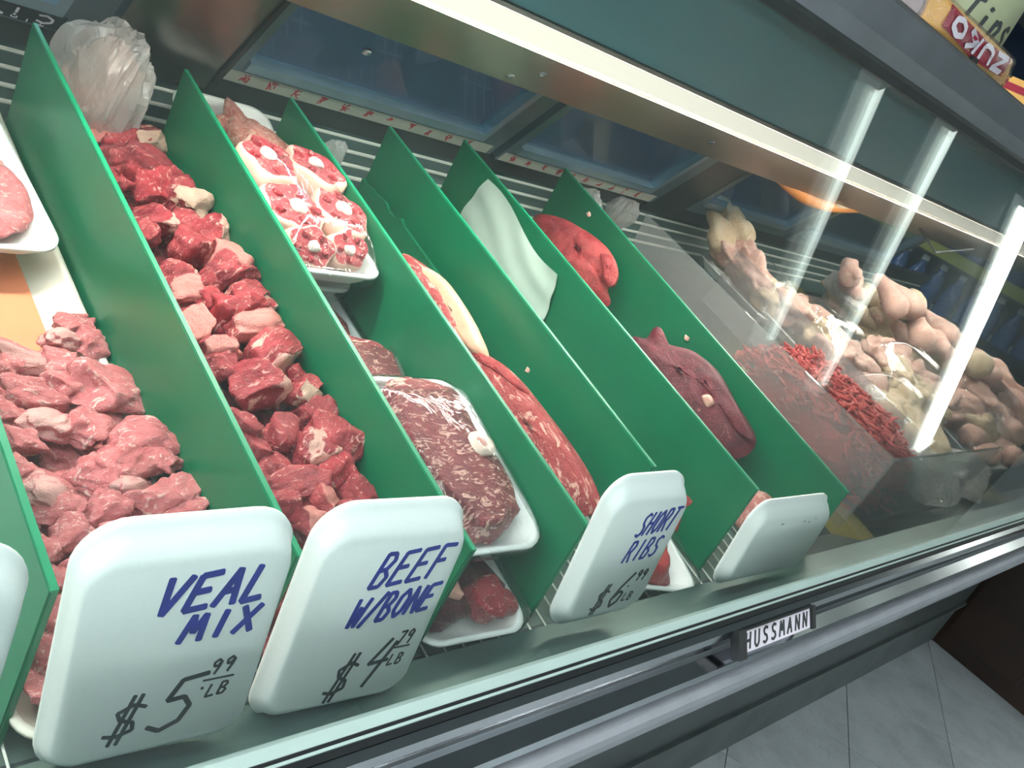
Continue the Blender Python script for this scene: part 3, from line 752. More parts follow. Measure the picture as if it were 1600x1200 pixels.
for i, (u, v, w, h, k) in enumerate(veal):
    n = pile_n(v, -.548, -.522, 560, 720) if v < 830 else pile_n(v, -.522, -.535, 830, 1080)
    p = atn(u, v, n); hw = pxsize(w, p) * .5; hh = pxsize(h, p) * .5
    p = clampx(p, .222, .366, hw * .75)
    me = R.choice(VEALP if k == 1 else VEAL)
    rz = (R.choice((0, 3.14)) if k != 1 else 0) + R.uniform(-.5, .5) + .3
    rot = (RDECK @ Euler((R.uniform(-.35, .35), R.uniform(-.35, .35), rz)).to_matrix()).to_euler()
    kids = []
    instance('veal_piece', me, dk(*p), (hw * 1.18, hh * 1.35, (hw + hh) * .62), rot,
             vl.get(i) or veal_label(u, v, w, h, k), 'meat', 'veal pieces', kids)
for i in range(26):                        # lower layer that carries the pile
    s = .275 + (i // 3) * .037 + R.uniform(-.008, .008); x = .25 + (i % 3) * .045 + R.uniform(-.008, .008)
    if s > .54: continue
    instance('veal_piece', R.choice(VEAL), dk(x, s, -.556), (.028, .024, .022), rot_rand(R, .25),
             'pink veal piece buried low in the pile behind the VEAL MIX sign', 'meat', 'veal pieces')
beef = [  # kinds: 0 beef 1 bright 2 fatty 3 with fat seam 4 with bone
 (152, 208, 50, 40, 2), (185, 222, 56, 40, 1), (246, 222, 60, 44, 4), (176, 252, 50, 40, 0), (232, 250, 70, 44, 0), (262, 276, 50, 44, 3), (180, 285, 36, 46, 1),
 (216, 276, 60, 46, 1), (243, 296, 66, 46, 1), (283, 306, 66, 62, 0), (328, 325, 62, 56, 4), (238, 343, 80, 50, 3), (293, 352, 66, 50, 0), (336, 370, 66, 44, 3),
 (225, 372, 50, 36, 0), (296, 392, 88, 58, 3), (365, 415, 70, 66, 2), (345, 430, 66, 44, 0), (412, 432, 44, 40, 0), (272, 428, 66, 44, 3), (290, 458, 64, 46, 2),
 (325, 440, 44, 36, 0), (388, 462, 72, 50, 0), (426, 478, 40, 40, 3), (330, 470, 60, 36, 1), (302, 502, 64, 70, 2), (372, 490, 104, 44, 1), (400, 512, 100, 50, 2),
 (458, 508, 60, 44, 2), (466, 540, 48, 48, 0), (345, 545, 64, 50, 2), (418, 562, 112, 58, 3), (348, 572, 50, 40, 0), (395, 598, 104, 76, 3), (470, 620, 60, 54, 4), (500, 606, 56, 44, 0),
 (462, 590, 46, 40, 1), (524, 642, 62, 46, 0), (378, 668, 56, 54, 0), (434, 684, 56, 66, 0), (400, 708, 50, 50, 0), (486, 702, 84, 76, 3), (545, 700, 84, 84, 0), (520, 740, 60, 50, 1),
 (466, 762, 110, 56, 0), (425, 745, 70, 50, 0), (500, 778, 70, 52, 2), (560, 770, 56, 56, 0), (490, 815, 48, 50, 2), (440, 795, 60, 50, 0), (545, 800, 60, 40, 0), (425, 960, 40, 50, 0), (445, 900, 40, 50, 1), (440, 1010, 36, 50, 0)]
bl = {0: 'pale fat-covered beef chunk beside the plastic bag at the back of the pile', 2: 'sawn bone-edged beef chunk against the divider just below the plastic bag',
      10: 'beef rib end with bare yellowish bone standing against the divider', 25: 'pale pink fatty beef slab pressed against the divider on the left of the pile',
      34: 'pale knuckle bone piece with holes in the front half of the beef pile', 41: 'large beef chunk with a white bone corner above the BEEF W/BONE sign',
      42: 'beef chunk with a sharp corner touching the divider at the right front of the pile', 33: 'beef chunk with a broad greyish fat face in mid pile',
      11: 'smooth beef strip with a white fat tip lying across the back of the pile', 18: 'dark red beef scrap sitting against the divider half way up the pile',
      15: 'square red beef chunk with a pink fat edge near the middle of the pile'}
for i, (u, v, w, h, k) in enumerate(beef):
    n = pile_n(v, -.530, -.507, 220, 420) if v < 820 else -.53
    p = atn(u, v, n); hw = pxsize(w, p) * .5; hh = pxsize(h, p) * .5
    p = clampx(p, .379, .521, hw * .8)
    me = R.choice({0: BEEF, 1: BEEFB, 2: BEEFF, 3: BEEFS, 4: BEEFN}[k])
    rz = (R.choice((0, 3.14)) if k < 2 else 0) + R.uniform(-.45, .45) + .3
    rot = (RDECK @ Euler((R.uniform(-.4, .4), R.uniform(-.4, .4), rz)).to_matrix()).to_euler()
    kids = []
    instance('beef_chunk', me, dk(*p), (hw * 1.15, hh * 1.4, (hw + hh) * .72), rot,
             bl.get(i) or beef_label(u, v, w, h, k), 'meat', 'bone-in beef chunks', kids)
for i in range(48):
    s = .275 + (i // 3) * .040 + R.uniform(-.008, .008); x = .405 + (i % 3) * .045 + R.uniform(-.008, .008)
    if s > .88: continue
    instance('beef_chunk', R.choice(BEEF), dk(x, s, -.553), (.026, .025, .023), rot_rand(R, .25),
             'red beef chunk buried low in the pile behind the BEEF W/BONE sign', 'meat', 'bone-in beef chunks')

# white tray with peach paper under the veal
tr = empty('meat_tray', dk(.2905, .60, DECK), RDECK.to_euler()); tag(tr, 'long white plastic tray under the veal pieces', 'tray')
mkl('tray_body', tray_mesh(.150, .70, .024, .022, flare=.024, th=.003), 'white_plastic', tr, True)
o = mkl('peach_paper', box(-.044, .044, -.305, .318, .0052, .0062), 'peach_paper'); o.location = dk(.2905, .60, DECK); o.rotation_euler = RDECK.to_euler()
tag(o, 'peach-orange butcher paper lining the bottom of the white veal tray', 'paper')

# ------------------------------------------------------------------ trays and wrapped packs
def steak(seed, rx, ry, th, mat, flat=.75, rough=.10, cuts=2):
    vf = chunk(seed, (1, 1, 1), .35, cuts, rough, True)
    V = []
    for v in vf[0]:
        z = max(-.62, min(.62, v.z)) / .62
        V.append(Vector((v.x * rx * 1.1, v.y * ry * 1.1, (z * .5 + .5) * th + .003 * noise.noise(Vector((v.x * 3, v.y * 3, seed))))))
    return V, vf[1]
def pack(label, p, yaw, w, l, h=.022, tilt=(0, 0), group='wrapped meat packs', name='meat_pack', cat='meat pack', film=True, dome=.004, hm=None, r=.025):
    root = empty(name, dk(*p), (RDECK @ Matrix.Rotation(yaw, 3, 'Z') @ Euler((tilt[0], tilt[1], 0)).to_matrix()).to_euler())
    tag(root, label, cat, group)
    mkl('foam_tray', tray_mesh(w, l, h, r), 'foam', root, True)
    if film: mkl('cling_film', film_mesh(w, l, h, r, dome, hm or (lambda a, b: 0)), 'film', root, True)
    return root
def kid(root, name, vf, mat, loc=(0, 0, 0), rot=(0, 0, 0)):
    o = mkl(name, vf, mat, root, True); o.location = loc; o.rotation_euler = rot; return o
# tray of veal cutlets, top left
t0 = pack('white foam tray of pink veal cutlets at the left picture edge', (.280, .795, -.545), .05, .135, .25, .02, film=False, tilt=(.0, 0))
kid(t0, 'cutlet', steak(301, .050, .058, .020, 'veal'), 'veal', (.008, -.046, .006))
kid(t0, 'cutlet', steak(302, .042, .05, .018, 'veal'), 'veal', (.0, .04, .010), (0, 0, .5))
kid(t0, 'membrane', steak(303, .05, .016, .006, 'fat'), 'veal_pale', (.0, .0, .022), (0, 0, -.2))
# tray of offal at the back
t1 = pack('white foam tray of wrinkled pink offal at the back, behind the oxtail packs', (.597, .868, -.530), .0, .128, .185, .024, film=False, tilt=(.22, .0))
kid(t1, 'offal', chunk(311, (.040, .062, .034), .2, 2, .45, True), 'tripe', (.008, .006, .032), (0, 0, .12))
kid(t1, 'offal', chunk(312, (.030, .026, .020), .2, 2, .4, True), 'tripe', (.020, -.06, .024), (0, 0, -.4))
# oxtail packs
def oxtail_piece(root, x, y, z, s, seed, tilt=(0, 0, 0)):
    V, Fc = [], []; n = 30; R = random.Random(seed); ph = R.uniform(0, 6); lob = R.choice((4, 5))
    prof = [(.0, .03), (.55, .028), (.9, .03), (1.0, .022), (1.02, .0), (1.0, -.024), (.8, -.03)]
    for q, (rr, zz) in enumerate(prof):
        for j in range(n):
            a = 2 * math.pi * j / n; rad = s * rr * (1 + .10 * math.sin(lob * a + ph) + .06 * math.sin(2 * a + seed))
            V.append(Vector((rad * math.cos(a), rad * math.sin(a) * .86, .6 * zz * s / .045 + .002 * noise.noise(Vector((a * 2, rr * 5, seed))))))
    for q in range(len(prof) - 1):
        for j in range(n): Fc.append((q * n + j, (q + 1) * n + j, (q + 1) * n + (j + 1) % n, q * n + (j + 1) % n))
    Fc.append(tuple(range((len(prof) - 1) * n, len(prof) * n)))
    o = mkl('oxtail_piece', (V, Fc), 'oxtail', root, True); o.location = (x, y, z); o.rotation_euler = tilt
    o.data.materials.append(MATS['cream_fat'])
    for i, p in enumerate(o.data.polygons):
        if i // n >= 2: p.material_index = 1
    zt = .018 * s / .045
    b = mkl('bone', chunk(seed, (.26 * s, .24 * s, .006), .1, 1, .12), 'bone_white', o, True); b.location = (R.uniform(-.1, .1) * s, R.uniform(-.1, .1) * s, zt)
    for k in range(5):
        a = ph + k * 1.256 + .4
        c = mkl('muscle', chunk(seed + k, (.17 * s, .12 * s, .004), .2, 1, .2), 'beef_bright', o, True); c.location = (.62 * s * math.cos(a), .52 * s * math.sin(a), zt * .98); c.rotation_euler.z = a
    return o
hmo = lambda a, b: .058 * (1 - max(abs(a), abs(b)) ** 5) if max(abs(a), abs(b)) < .999 else 0
t2 = pack('upper wrapped foam tray of oxtail slices with round white bones', (.598, .726, -.503), .0, .130, .190, .024, tilt=(.0, .0), dome=.006, hm=hmo)
oxtail_piece(t2, -.030, -.022, .034, .040, 401, (.1, 0, .2)); oxtail_piece(t2, .034, -.014, .034, .040, 402, (.05, .05, 1.0))
oxtail_piece(t2, .022, -.062, .030, .026, 403, (.6, 0, .2)); oxtail_piece(t2, -.026, -.066, .030, .026, 404, (.7, 0, -.2))
oxtail_piece(t2, -.030, .052, .040, .039, 405, (.08, 0, 1.4)); oxtail_piece(t2, .034, .056, .040, .038, 406, (.05, 0, 2.2))
t2b = pack('wrapped foam tray of oxtail hidden under the upper oxtail pack', (.598, .742, -.545), .0, .130, .170, .024, dome=.002, hm=lambda a, b: .034)
oxtail_piece(t2b, -.030, -.03, .022, .03, 407); oxtail_piece(t2b, .030, -.03, .022, .03, 408); oxtail_piece(t2b, .0, .04, .022, .034, 409)
t3 = pack('small wrapped foam tray of reddish meat under the oxtail pack', (.604, .632, DECK + .004), 0, .116, .145, .022, dome=.012, hm=lambda a, b: .028)
kid(t3, 'meat_lump', chunk(321, (.036, .04, .016), .3, 3, .2), 'beef', (.004, -.01, .020)); kid(t3, 'meat_lump', chunk(322, (.028, .02, .014), .3, 3, .2), 'beef_fatty', (.0, -.045, .018))
# steak packs
def bone_ring(root, x, y, z, s):
    o = kid(root, 'bone', chunk(77, (s, s * .85, .004), .0, 0, .12), 'bone', (x, y, z)); m_ = mkl('marrow', chunk(78, (s * .45, s * .4, .004), .0, 0, .1), 'marrow', o, True); m_.location = (0, 0, .0014)
t4 = pack('round marbled bone-in steak leaning behind the front steak pack, in film', (.600, .505, -.555), .0, .128, .155, .018, tilt=(.18, .12), dome=.003, hm=lambda a, b: .032 if abs(a) < .9 and abs(b) < .9 else 0)
kid(t4, 'steak', steak(331, .062, .078, .026, 'marbled'), 'marbled', (0, 0, .006))
kid(t4, 'fat_seam', steak(332, .036, .024, .003, 'fat'), 'cream_fat', (.004, -.012, .0315), (0, 0, .5)); 

t5 = pack('front wrapped foam tray with a large marbled steak and round bone', (.598, .386, -.505), -.03, .132, .195, .022, tilt=(.06, .0), dome=.004, hm=lambda a, b: .042 * (1 - max(abs(a), abs(b)) ** 6), r=.03)
kid(t5, 'steak', steak(341, .056, .086, .032, 'marbled'), 'marbled', (0, .004, .006))
bone_ring(t5, .030, .006, .0375, .017)
pass

t6 = pack('lower wrapped foam tray of dark red meat at the very front of the deck', (.590, .305, DECK + .003), -.05, .130, .125, .022, dome=.008, hm=lambda a, b: .032)
kid(t6, 'meat_lump', chunk(351, (.058, .050, .020), .6, 2, .2), 'beef_dark', (-.002, .0, .022)); kid(t6, 'meat_lump', chunk(352, (.032, .026, .018), .3, 3, .2), 'beef', (.026, -.026, .028)); kid(t6, 'fat_lump', chunk(353, (.010, .014, .010), .3, 3, .2), 'fat', (-.022, -.02, .036))
t7 = pack('foam tray with a red meat slab peeking out right of the SHORT RIBS sign', (.888, .318, -.572), -.25, .130, .15, .02, dome=.004, hm=lambda a, b: .03)
kid(t7, 'meat_slab', steak(361, .052, .064, .03, 'roast_red'), 'roast_red', (-.004, .0, .006))

# ------------------------------------------------------------------ loose cuts
def loose(name, vf, mat, p, rot, label, cat='meat', kids=()):
    o = mkl(name, vf, mat, None, True); o.location = dk(*p); o.rotation_euler = (RDECK @ Euler(rot).to_matrix()).to_euler(); tag(o, label, cat)
    for nm, v, mt, lc, rt in kids: kid(o, nm, v, mt, lc, rt)
    return o
def lean_pt(u, v, k, c):                   # where a ray meets a lane plane leaning on its right divider
    r = ray(u, v); t = c / (r.x - k * r.dot(E3)); return r * t + Vector((0, 0, H))
def cut(outline, k, c, th, seed, back=.012, bulge=3.0, rough=.004, rings=9, sub=4):
    """a slab of meat: rounded outline, swelling face, flat back"""
    P = [lean_pt(u, v, k, c) for u, v in outline]; n = len(P); Q = []
    for i in range(n):                     # smooth the outline
        p0, p1, p2, p3 = P[i - 1], P[i], P[(i + 1) % n], P[(i + 2) % n]
        for j in range(sub):
            t = j / sub; Q.append(.5 * ((2 * p1) + (p2 - p0) * t + (2 * p0 - 5 * p1 + 4 * p2 - p3) * t * t + (3 * p1 - p0 - 3 * p2 + p3) * t ** 3))
    N = (E3 * k - E1).cross(E2); N = Vector((-1, 0, 0)) + E3 * k; N.normalize()
    C = sum(Q, Vector()) / len(Q); V, Fc = [], []; m_ = len(Q)
    for side in (1, -1):
        for q in range(rings + 1):
            t = 1 - q / (rings + .5)
            for p in Q:
                x = C + (p - C) * t; h = (1 - t ** bulge) ** .5
                nz = noise.noise(x * 38 + Vector((seed, 0, 0))) + .5 * noise.noise(x * 110)
                V.append(x + (N * (th * h + rough * nz * min(1, q / 2)) if side > 0 else -N * back * min(1, h * 3)))
    L = (rings + 1) * m_
    for sd in (0, 1):
        for q in range(rings):
            for j in range(m_):
                f = (sd * L + q * m_ + j, sd * L + q * m_ + (j + 1) % m_, sd * L + (q + 1) * m_ + (j + 1) % m_, sd * L + (q + 1) * m_ + j); Fc.append(f if sd else f[::-1])
        Fc.append(tuple(sd * L + rings * m_ + j for j in range(m_)))
    return V, Fc
def lay(name, vf, mat, label, kids=()):
    o = mk(name, vf, mat, None, True); tag(o, label, 'meat')
    for nm, v, mt in kids: mk(nm, v, mt, o, True)
    return o
K4, C4 = .52, 1.052
lay('rib_roast', cut([(626, 398), (655, 408), (690, 440), (722, 500), (752, 556), (725, 570), (680, 520), (635, 450)], K4, C4, .022, 1), 'short_rib', 'raw rib roast slab with a smooth pale fat cap leaning on a divider',
    (('fat_cap', cut([(660, 416), (695, 436), (728, 480), (750, 520), (764, 558), (745, 560), (715, 525), (685, 480), (662, 440)], K4, C4 - .006, .014, 2, rough=.001, bulge=8), 'fat_cap'),))
lay('short_rib_slab', cut([(732, 546), (775, 562), (812, 592), (850, 638), (905, 712), (936, 772), (932, 802), (880, 800), (810, 720), (760, 640)], K4, C4, .020, 3), 'short_rib', 'long marbled short rib slab with white fat streaks lying along the lane',
    (('red_edge', cut([(742, 548), (790, 574), (826, 612), (815, 614), (780, 586), (745, 564)], K4, C4 - .014, .006, 4), 'roast_red'),))
K6, C6 = .6, 1.470
lay('beef_cut', cut([(832, 342), (850, 337), (880, 344), (915, 362), (948, 386), (964, 415), (962, 442), (950, 452), (954, 474), (935, 480), (890, 450), (845, 390)], K6, C6, .034, 5, rough=.005), 'roast_red', 'bright red folded beef cut in the right lane, near the back',
    (('flap', cut([(938, 396), (958, 402), (966, 425), (958, 446), (944, 440), (940, 415)], K6, C6 - .032, .007, 6), 'roast_red'),))
lay('beef_cut', cut([(984, 528), (1008, 530), (1022, 512), (1034, 514), (1042, 538), (1084, 550), (1122, 580), (1150, 628), (1182, 688), (1150, 718), (1090, 700), (1030, 630), (990, 570)], K6, C6, .030, 7, rough=.005), 'beef_dark', 'dark purple-red beef slab in the right lane, in front of the red cut',
    (('top_fold', cut([(1036, 540), (1084, 552), (1120, 582), (1150, 632), (1176, 684), (1150, 672), (1118, 630), (1085, 592), (1045, 572)], K6, C6 - .026, .007, 8), 'beef_dark'),
     ('fat_spot', cut([(1096, 620), (1110, 618), (1116, 630), (1104, 636)], K6, C6 - .036, .006, 9), 'fat')))
loose('beef_scrap', chunk(541, (.02, .03, .016), .4, 3, .2), 'beef_dark', (1.19, .43, -.555), (0, 0, .2), 'small dark beef scrap against the rightmost green divider')
loose('beef_piece', chunk(551, (.035, .04, .028), .6, 4, .12), 'roast_red', (1.02, .325, -.545), (0, 0, .3), 'red meat piece showing behind the left corner of the blank foam sign')
loose('beef_piece', chunk(552, (.032, .03, .026), .5, 4, .15), 'beef_fatty', (1.165, .315, -.548), (0, 0, .9), 'pinkish-orange meat piece showing right of the blank foam sign')
loose('fat_piece', chunk(553, (.02, .03, .03), .6, 4, .12), 'fat_cap', (.93, .90, -.545), (0, 0, .1), 'peach-coloured fat piece behind the divider with the paper')
loose('beef_piece', chunk(554, (.05, .04, .03), .6, 4, .12), 'veal', (.285, .945, -.545), (0, 0, .1), 'pink meat piece at the back left, half hidden by the foam tray')
for u, v, x, l in ((822, 500, .983, 'tiny pink meat crumb stuck near the paper sheet'), (825, 578, .83, 'tiny pink meat crumb low on the divider'), (893, 578, .985, 'tiny meat crumb on the divider edge right of the empty lane'),
                   (920, 335, 1.211, 'tiny pale crumb high on the rightmost green divider'), (1073, 528, 1.211, 'tiny pale crumb on the rightmost green divider above the dark slab')):
    r = ray(u, v); q = r * (x / r.x) + Vector((0, 0, H)); cv = chunk(u, (.002, .0045, .0035), .3, 1, .3)
    o = mkl('meat_crumb', cv, 'fat', None, True); o.location = q; tag(o, l, 'crumb', 'meat crumbs on the dividers')
# sheet of paper on the sixth plate
def sheet():
    V, Fc = [], []; nu, nv = 8, 14
    c00, c10, c01, c11 = (.868, -.532), (.655, -.530), (.862, -.458), (.672, -.472)
    for j in range(nv + 1):
        for i in range(nu + 1):
            a, b = i / nu, j / nv
            s = (c00[0] * (1 - b) + c10[0] * b) * (1 - a) + (c01[0] * (1 - b) + c11[0] * b) * a
            n = (c00[1] * (1 - b) + c10[1] * b) * (1 - a) + (c01[1] * (1 - b) + c11[1] * b) * a
            s += .006 * math.sin(b * 5 + a * 2); n += .006 * math.sin(b * 7)
            x = .9758 + (.951 - s) / .663 * .023 - .004 - .012 * (1 - a) * (.5 + .5 * math.sin(b * 4)) - .003 * math.sin(a * 6 + b * 5) ** 2
            V.append(dk(x, s, n))
    for j in range(nv):
        for i in range(nu): k = j * (nu + 1) + i; Fc.append((k, k + 1, k + nu + 2, k + nu + 1))
    m_ = len(V); V2 = [v + Vector((-.0006, 0, 0)) for v in V]
    return V + V2, Fc + [tuple(i + m_ for i in f[::-1]) for f in Fc]
tag(mk('paper_sheet', sheet(), 'paper', None, True), 'whitish sheet of butcher paper stuck on the green divider', 'paper')

# ------------------------------------------------------------------ bags
CSB = cube_sphere(21)
def bag(name, seed, dims, p, rot, label, neck=.0, mat='bag', fold=.2):
    R = random.Random(int(seed * 10)); V = []
    planes = [(Vector((R.gauss(0, 1), R.gauss(0, 1), R.gauss(0, .8))).normalized(), R.uniform(.55, .92)) for _ in range(26)]
    for c in CSB[0]:
        s = c.normalized(); q = Vector(s)
        for n, d in planes:
            e = q.dot(n) - d
            if e > 0: q = q - n * e * R.uniform(.9, 1.0)
        a = math.atan2(s.y, s.x); w = Vector((math.cos(a) * 2.4, math.sin(a) * 2.4, s.z * .8 + seed))
        crease = abs(noise.noise(w * 1.6)) + .5 * abs(noise.noise(w * 3.7))
        q = q * (1.12 + .5 * fold * noise.noise(s * 1.3 + Vector((seed, 0, 0))) - .75 * fold * crease) * (1 - neck * max(0, s.z) ** 1.3)
        V.append(Vector((q.x * dims[0], q.y * dims[1], q.z * dims[2])))
    o = mkl(name, (V, CSB[1]), mat, None, False); o.location = dk(*p); o.rotation_euler = (RDECK @ Euler(rot).to_matrix()).to_euler(); tag(o, label, 'plastic bag')
    return o
b1 = bag('plastic_bag', 3.3, (.078, .062, .100), (.455, .935, -.500), (.1, .2, .3), 'large crumpled translucent plastic bag at the back of the beef pile', .25, fold=.28)
for q, (dx, dy, dz, sd) in enumerate(((-.02, 0, -.03, 801), (.025, .01, -.02, 802), (.0, .0, .025, 803))):
    c = kid(b1, 'contents', chunk(sd, (.032, .028, .036), .2, 3, .3, True), 'chicken_pink', (dx, dy, dz))
b1b = bag('plastic_bag', 5.3, (.055, .05, .045), (.315, .985, -.52), (.1, -.2, .3), 'crumpled plastic bag behind the divider at the upper left', .2)
bag('plastic_bag', 7.7, (.03, .03, .05), (.742, .915, -.515), (.2, 0, .4), 'small clear plastic bag standing behind the oxtail pack', .3)
bag('plastic_bag', 9.1, (.05, .045, .06), (1.30, .945, -.515), (.1, .1, .3), 'crumpled whitish plastic bag behind the rightmost green divider', .2)
bag('plastic_bag', 11.9, (.05, .035, .045), (1.45, .975, -.510), (.1, .1, .9), 'crumpled clear plastic bag beside the back corner of the clear bin', .2)

# ------------------------------------------------------------------ ground beef
def ground_beef():
    R = random.Random(77); parts = []
    for q in range(900):
        a, b = R.uniform(-1, 1), R.uniform(-1, 1)
        hgt = max(0, (1 - abs(a) ** 6) * (1 - abs(b) ** 5)) ** .6
        x = 1.595 + a * .118 - .015 * b; s = .475 + b * .165
        n = -.60 + .128 * hgt * (1.0 - .06 * b) + R.uniform(-.012, .002)
        d = Vector((R.gauss(0, 1), R.gauss(0, 1) - .5, R.gauss(0, .35))).normalized() * R.uniform(.010, .02)
        e = Vector((R.gauss(0, 1), R.gauss(0, 1), R.gauss(0, .3))) * .004
        c = dk(x, s, n); D3 = RDECK @ d; X3 = RDECK @ e
        parts.append(tube([c - D3, c - D3 * .3 + X3, c + D3 * .3 - X3 * .4, c + D3], [.0022, .003, .003, .002], 6))
    core = chunk(601, (.11, .15, .058), .85, 0, .05)
    M = Matrix.Translation(dk(1.595, .475, -.553)) @ RDECK.to_4x4()
    parts.append(xf(core, M))
    return join(*parts)
o = mk('ground_beef', ground_beef(), 'ground', None, True); tag(o, 'mound of red ground beef strands inside the clear bin', 'ground meat'); o['kind'] = 'stuff'

# ------------------------------------------------------------------ chicken
def limb(seed, L, r0, r1, bend=.2):
    R = random.Random(seed); pts, rad = [], []
    for i in range(17):
        t = i / 16; pts.append((bend * L * math.sin(t * 2.6), (t - .5) * L, .15 * bend * L * math.cos(t * 4 + seed)))
        rad.append((r0 * (1 - t) ** .9 + r1 * t) * (math.sin(min(1, t * 6 + .25) * 1.57)) * (1 if t < .9 else (1.25 if t < .97 else .6)))
    V, Fc = tube(pts, rad, 14)
    V = [v + v.normalized() * .45 * r0 * noise.noise(v * 26 + Vector((seed, 0, 0))) + v.normalized() * .16 * r0 * noise.noise(v * 70 + Vector((seed, 3, 0))) for v in V]
    return V, Fc
def shared(name, vf, mat):
    me = bpy.data.meshes.new(name); me.from_pydata([tuple(v) for v in vf[0]], [], vf[1]); me.materials.append(MATS[mat])
    me.polygons.foreach_set('use_smooth', [True] * len(me.polygons)); return me
LIMBS = [shared('chicken_piece', limb(700 + i, .13, .034, .012, .18 + .1 * i), 'chicken' if i == 3 else 'chicken_pink') for i in range(4)]
BLOBS = [shared('chicken_piece', chunk(720 + i, (.055, .075, .04), .2, 3, .42, True), 'chicken' if i % 2 else 'chicken_pink') for i in range(4)]
RC = random.Random(9)
def bird(kind, u, v, n, rot, sc, label, group):
    p = atn(u, v, n); p.y = min(p.y, .92); return instance('chicken_piece', (LIMBS if kind else BLOBS)[RC.randrange(4)], dk(*p), (sc, sc, sc), (RDECK @ Euler(rot).to_matrix()).to_euler(), label, 'chicken', group, unit=True)
bird(0, 1142, 378, -.485, (.4, .2, .2), 1.05, 'cream-coloured chicken piece at the back left of the chicken', 'raw chicken')
bird(0, 1165, 420, -.50, (.3, .1, .4), 1.0, 'cream-coloured chicken piece just in front of the back left one', 'raw chicken')
GW = 'loose raw chicken pieces'
ORD = ['first', 'second', 'third', 'fourth', 'fifth', 'sixth', 'seventh', 'eighth', 'ninth', 'tenth', 'eleventh', 'twelfth', 'thirteenth', 'fourteenth']
for i, (u, v, n, rz, sc) in enumerate(((1318, 415, -.42, .3, .9), (1340, 425, -.41, 2.5, .8), (1345, 455, -.45, 1.2, 1.2), (1385, 455, -.42, 1.0, 1.1), (1412, 470, -.42, .7, 1.1), (1440, 490, -.43, .9, 1.2), (1428, 505, -.45, .8, 1.2), (1468, 515, -.44, .5, 1.1), (1480, 545, -.46, 1.1, 1.2), (1505, 545, -.44, .8, 1.2), (1530, 570, -.46, .5, 1.2), (1370, 485, -.48, 1.0, 1.3), (1450, 540, -.49, .9, 1.3), (1400, 520, -.5, .9, 1.3))):
    bird(1, u, v, n, (.1, .2, rz + 1.2 * (i % 3 - 1)), sc * .8, 'pinkish chicken limb, %s of the upper pieces from the left end of the loose heap' % ORD[i], GW)
for i, (u, v, n, rz, sc) in enumerate(((1360, 500, -.53, 1.0, 1.5), (1430, 545, -.53, .6, 1.5), (1500, 580, -.52, .6, 1.5), (1550, 600, -.52, .6, 1.4), (1330, 470, -.52, .9, 1.4), (1580, 650, -.53, .6, 1.4))):
    bird(0, u, v, n, (.1, .2, rz), sc * .85, 'large pale chicken piece at the bottom of the loose heap, %s from its left end' % ORD[i], GW)
def chick_pack(p, yaw, w, l, top, n, seed, label):
    root = empty('chicken_pack', dk(*p), (RDECK @ Matrix.Rotation(yaw, 3, 'Z')).to_euler()); tag(root, label, 'chicken pack', 'film-wrapped chicken packs')
    R = random.Random(seed); mkl('foam_tray', tray_mesh(w, l, .022, .025), 'foam', root, True)
    for i in range(n):
        c = bpy.data.objects.new('chicken_piece', R.choice(BLOBS + LIMBS[:2])); COL.objects.link(c); c.parent = root
        gx = (i % 2 - .5) * w * .42; gy = ((i // 2) / max(1, (n - 1) // 2) - .5) * l * .62
        k = w / .15 * .68; c.location = (gx, gy, .04 + R.uniform(0, .012)); c.rotation_euler = (R.uniform(-.2, .2), R.uniform(-.2, .2), R.uniform(0, 6)); c.scale = (k, k, k)
    mkl('cling_film', film_mesh(w, l, .022, .025, .006, lambda a, b: top * (1 - max(abs(a), abs(b)) ** 4)), 'film', root, True)
    return root
chick_pack((1.80, .84, -.56), .1, .15, .20, .085, 4, 1, 'film-wrapped chicken pack behind the others, next to the cream chicken pieces')
chick_pack((1.83, .665, -.55), .0, .17, .21, .10, 6, 2, 'film-wrapped chicken pack with strong highlights in the middle of the chicken')
chick_pack((1.90, .47, -.56), .1, .18, .22, .09, 6, 3, 'film-wrapped chicken pack right behind the ground beef')
chick_pack((2.10, .55, -.55), .0, .17, .22, .10, 6, 4, 'film-wrapped chicken pack right of the middle one, under the bright streak')
chick_pack((2.28, .42, -.57), -.1, .18, .2, .09, 6, 5, 'film-wrapped chicken pack at the right front of the case')
chick_pack((2.50, .50, -.56), .0, .2, .24, .10, 6, 6, 'film-wrapped chicken pack at the right edge of the picture')
bag('plastic_bag', 13.3, (.10, .08, .05), (1.86, .345, -.545), (.0, .1, .3), 'clear plastic bag lying at the front right of the ground beef', .0)
bag('plastic_bag', 17.3, (.10, .07, .04), (2.12, .33, -.565), (.0, .0, .2), 'grey-white plastic bag at the right front of the deck', .0)
bag('plastic_bag', 19.1, (.12, .04, .03), (2.12, .80, -.47), (.0, .1, .9), 'sheet of clear plastic lying on the loose chicken limbs', .0)

# orange strip under the reflector
def banana():
    pts, rad = [], []
    for i in range(13):
        t = i / 12; pts.append((1.55 + .40 * t, .872 - .01 * t, H - .112 - .022 * math.sin(t * 3.14) + .004 * t)); rad.append(.004 + .011 * math.sin(t * 2.6 + .25) * (1 - .55 * t))
    return tube(pts, rad, 10)
o = mk('curved_handle', banana(), 'orange_plastic', None, True); tag(o, 'curved orange and cream plastic handle hanging under the steel light panel', 'handle')
pts = [(1.80 + .16 * i / 6, .868, H - .1255 + .016 * (i / 6) ** 1.5) for i in range(7)]
mk('cream_end', tube(pts, [.0125, .0125, .0118, .0105, .0092, .0075, .004], 10), 'cream_plastic', o, True)

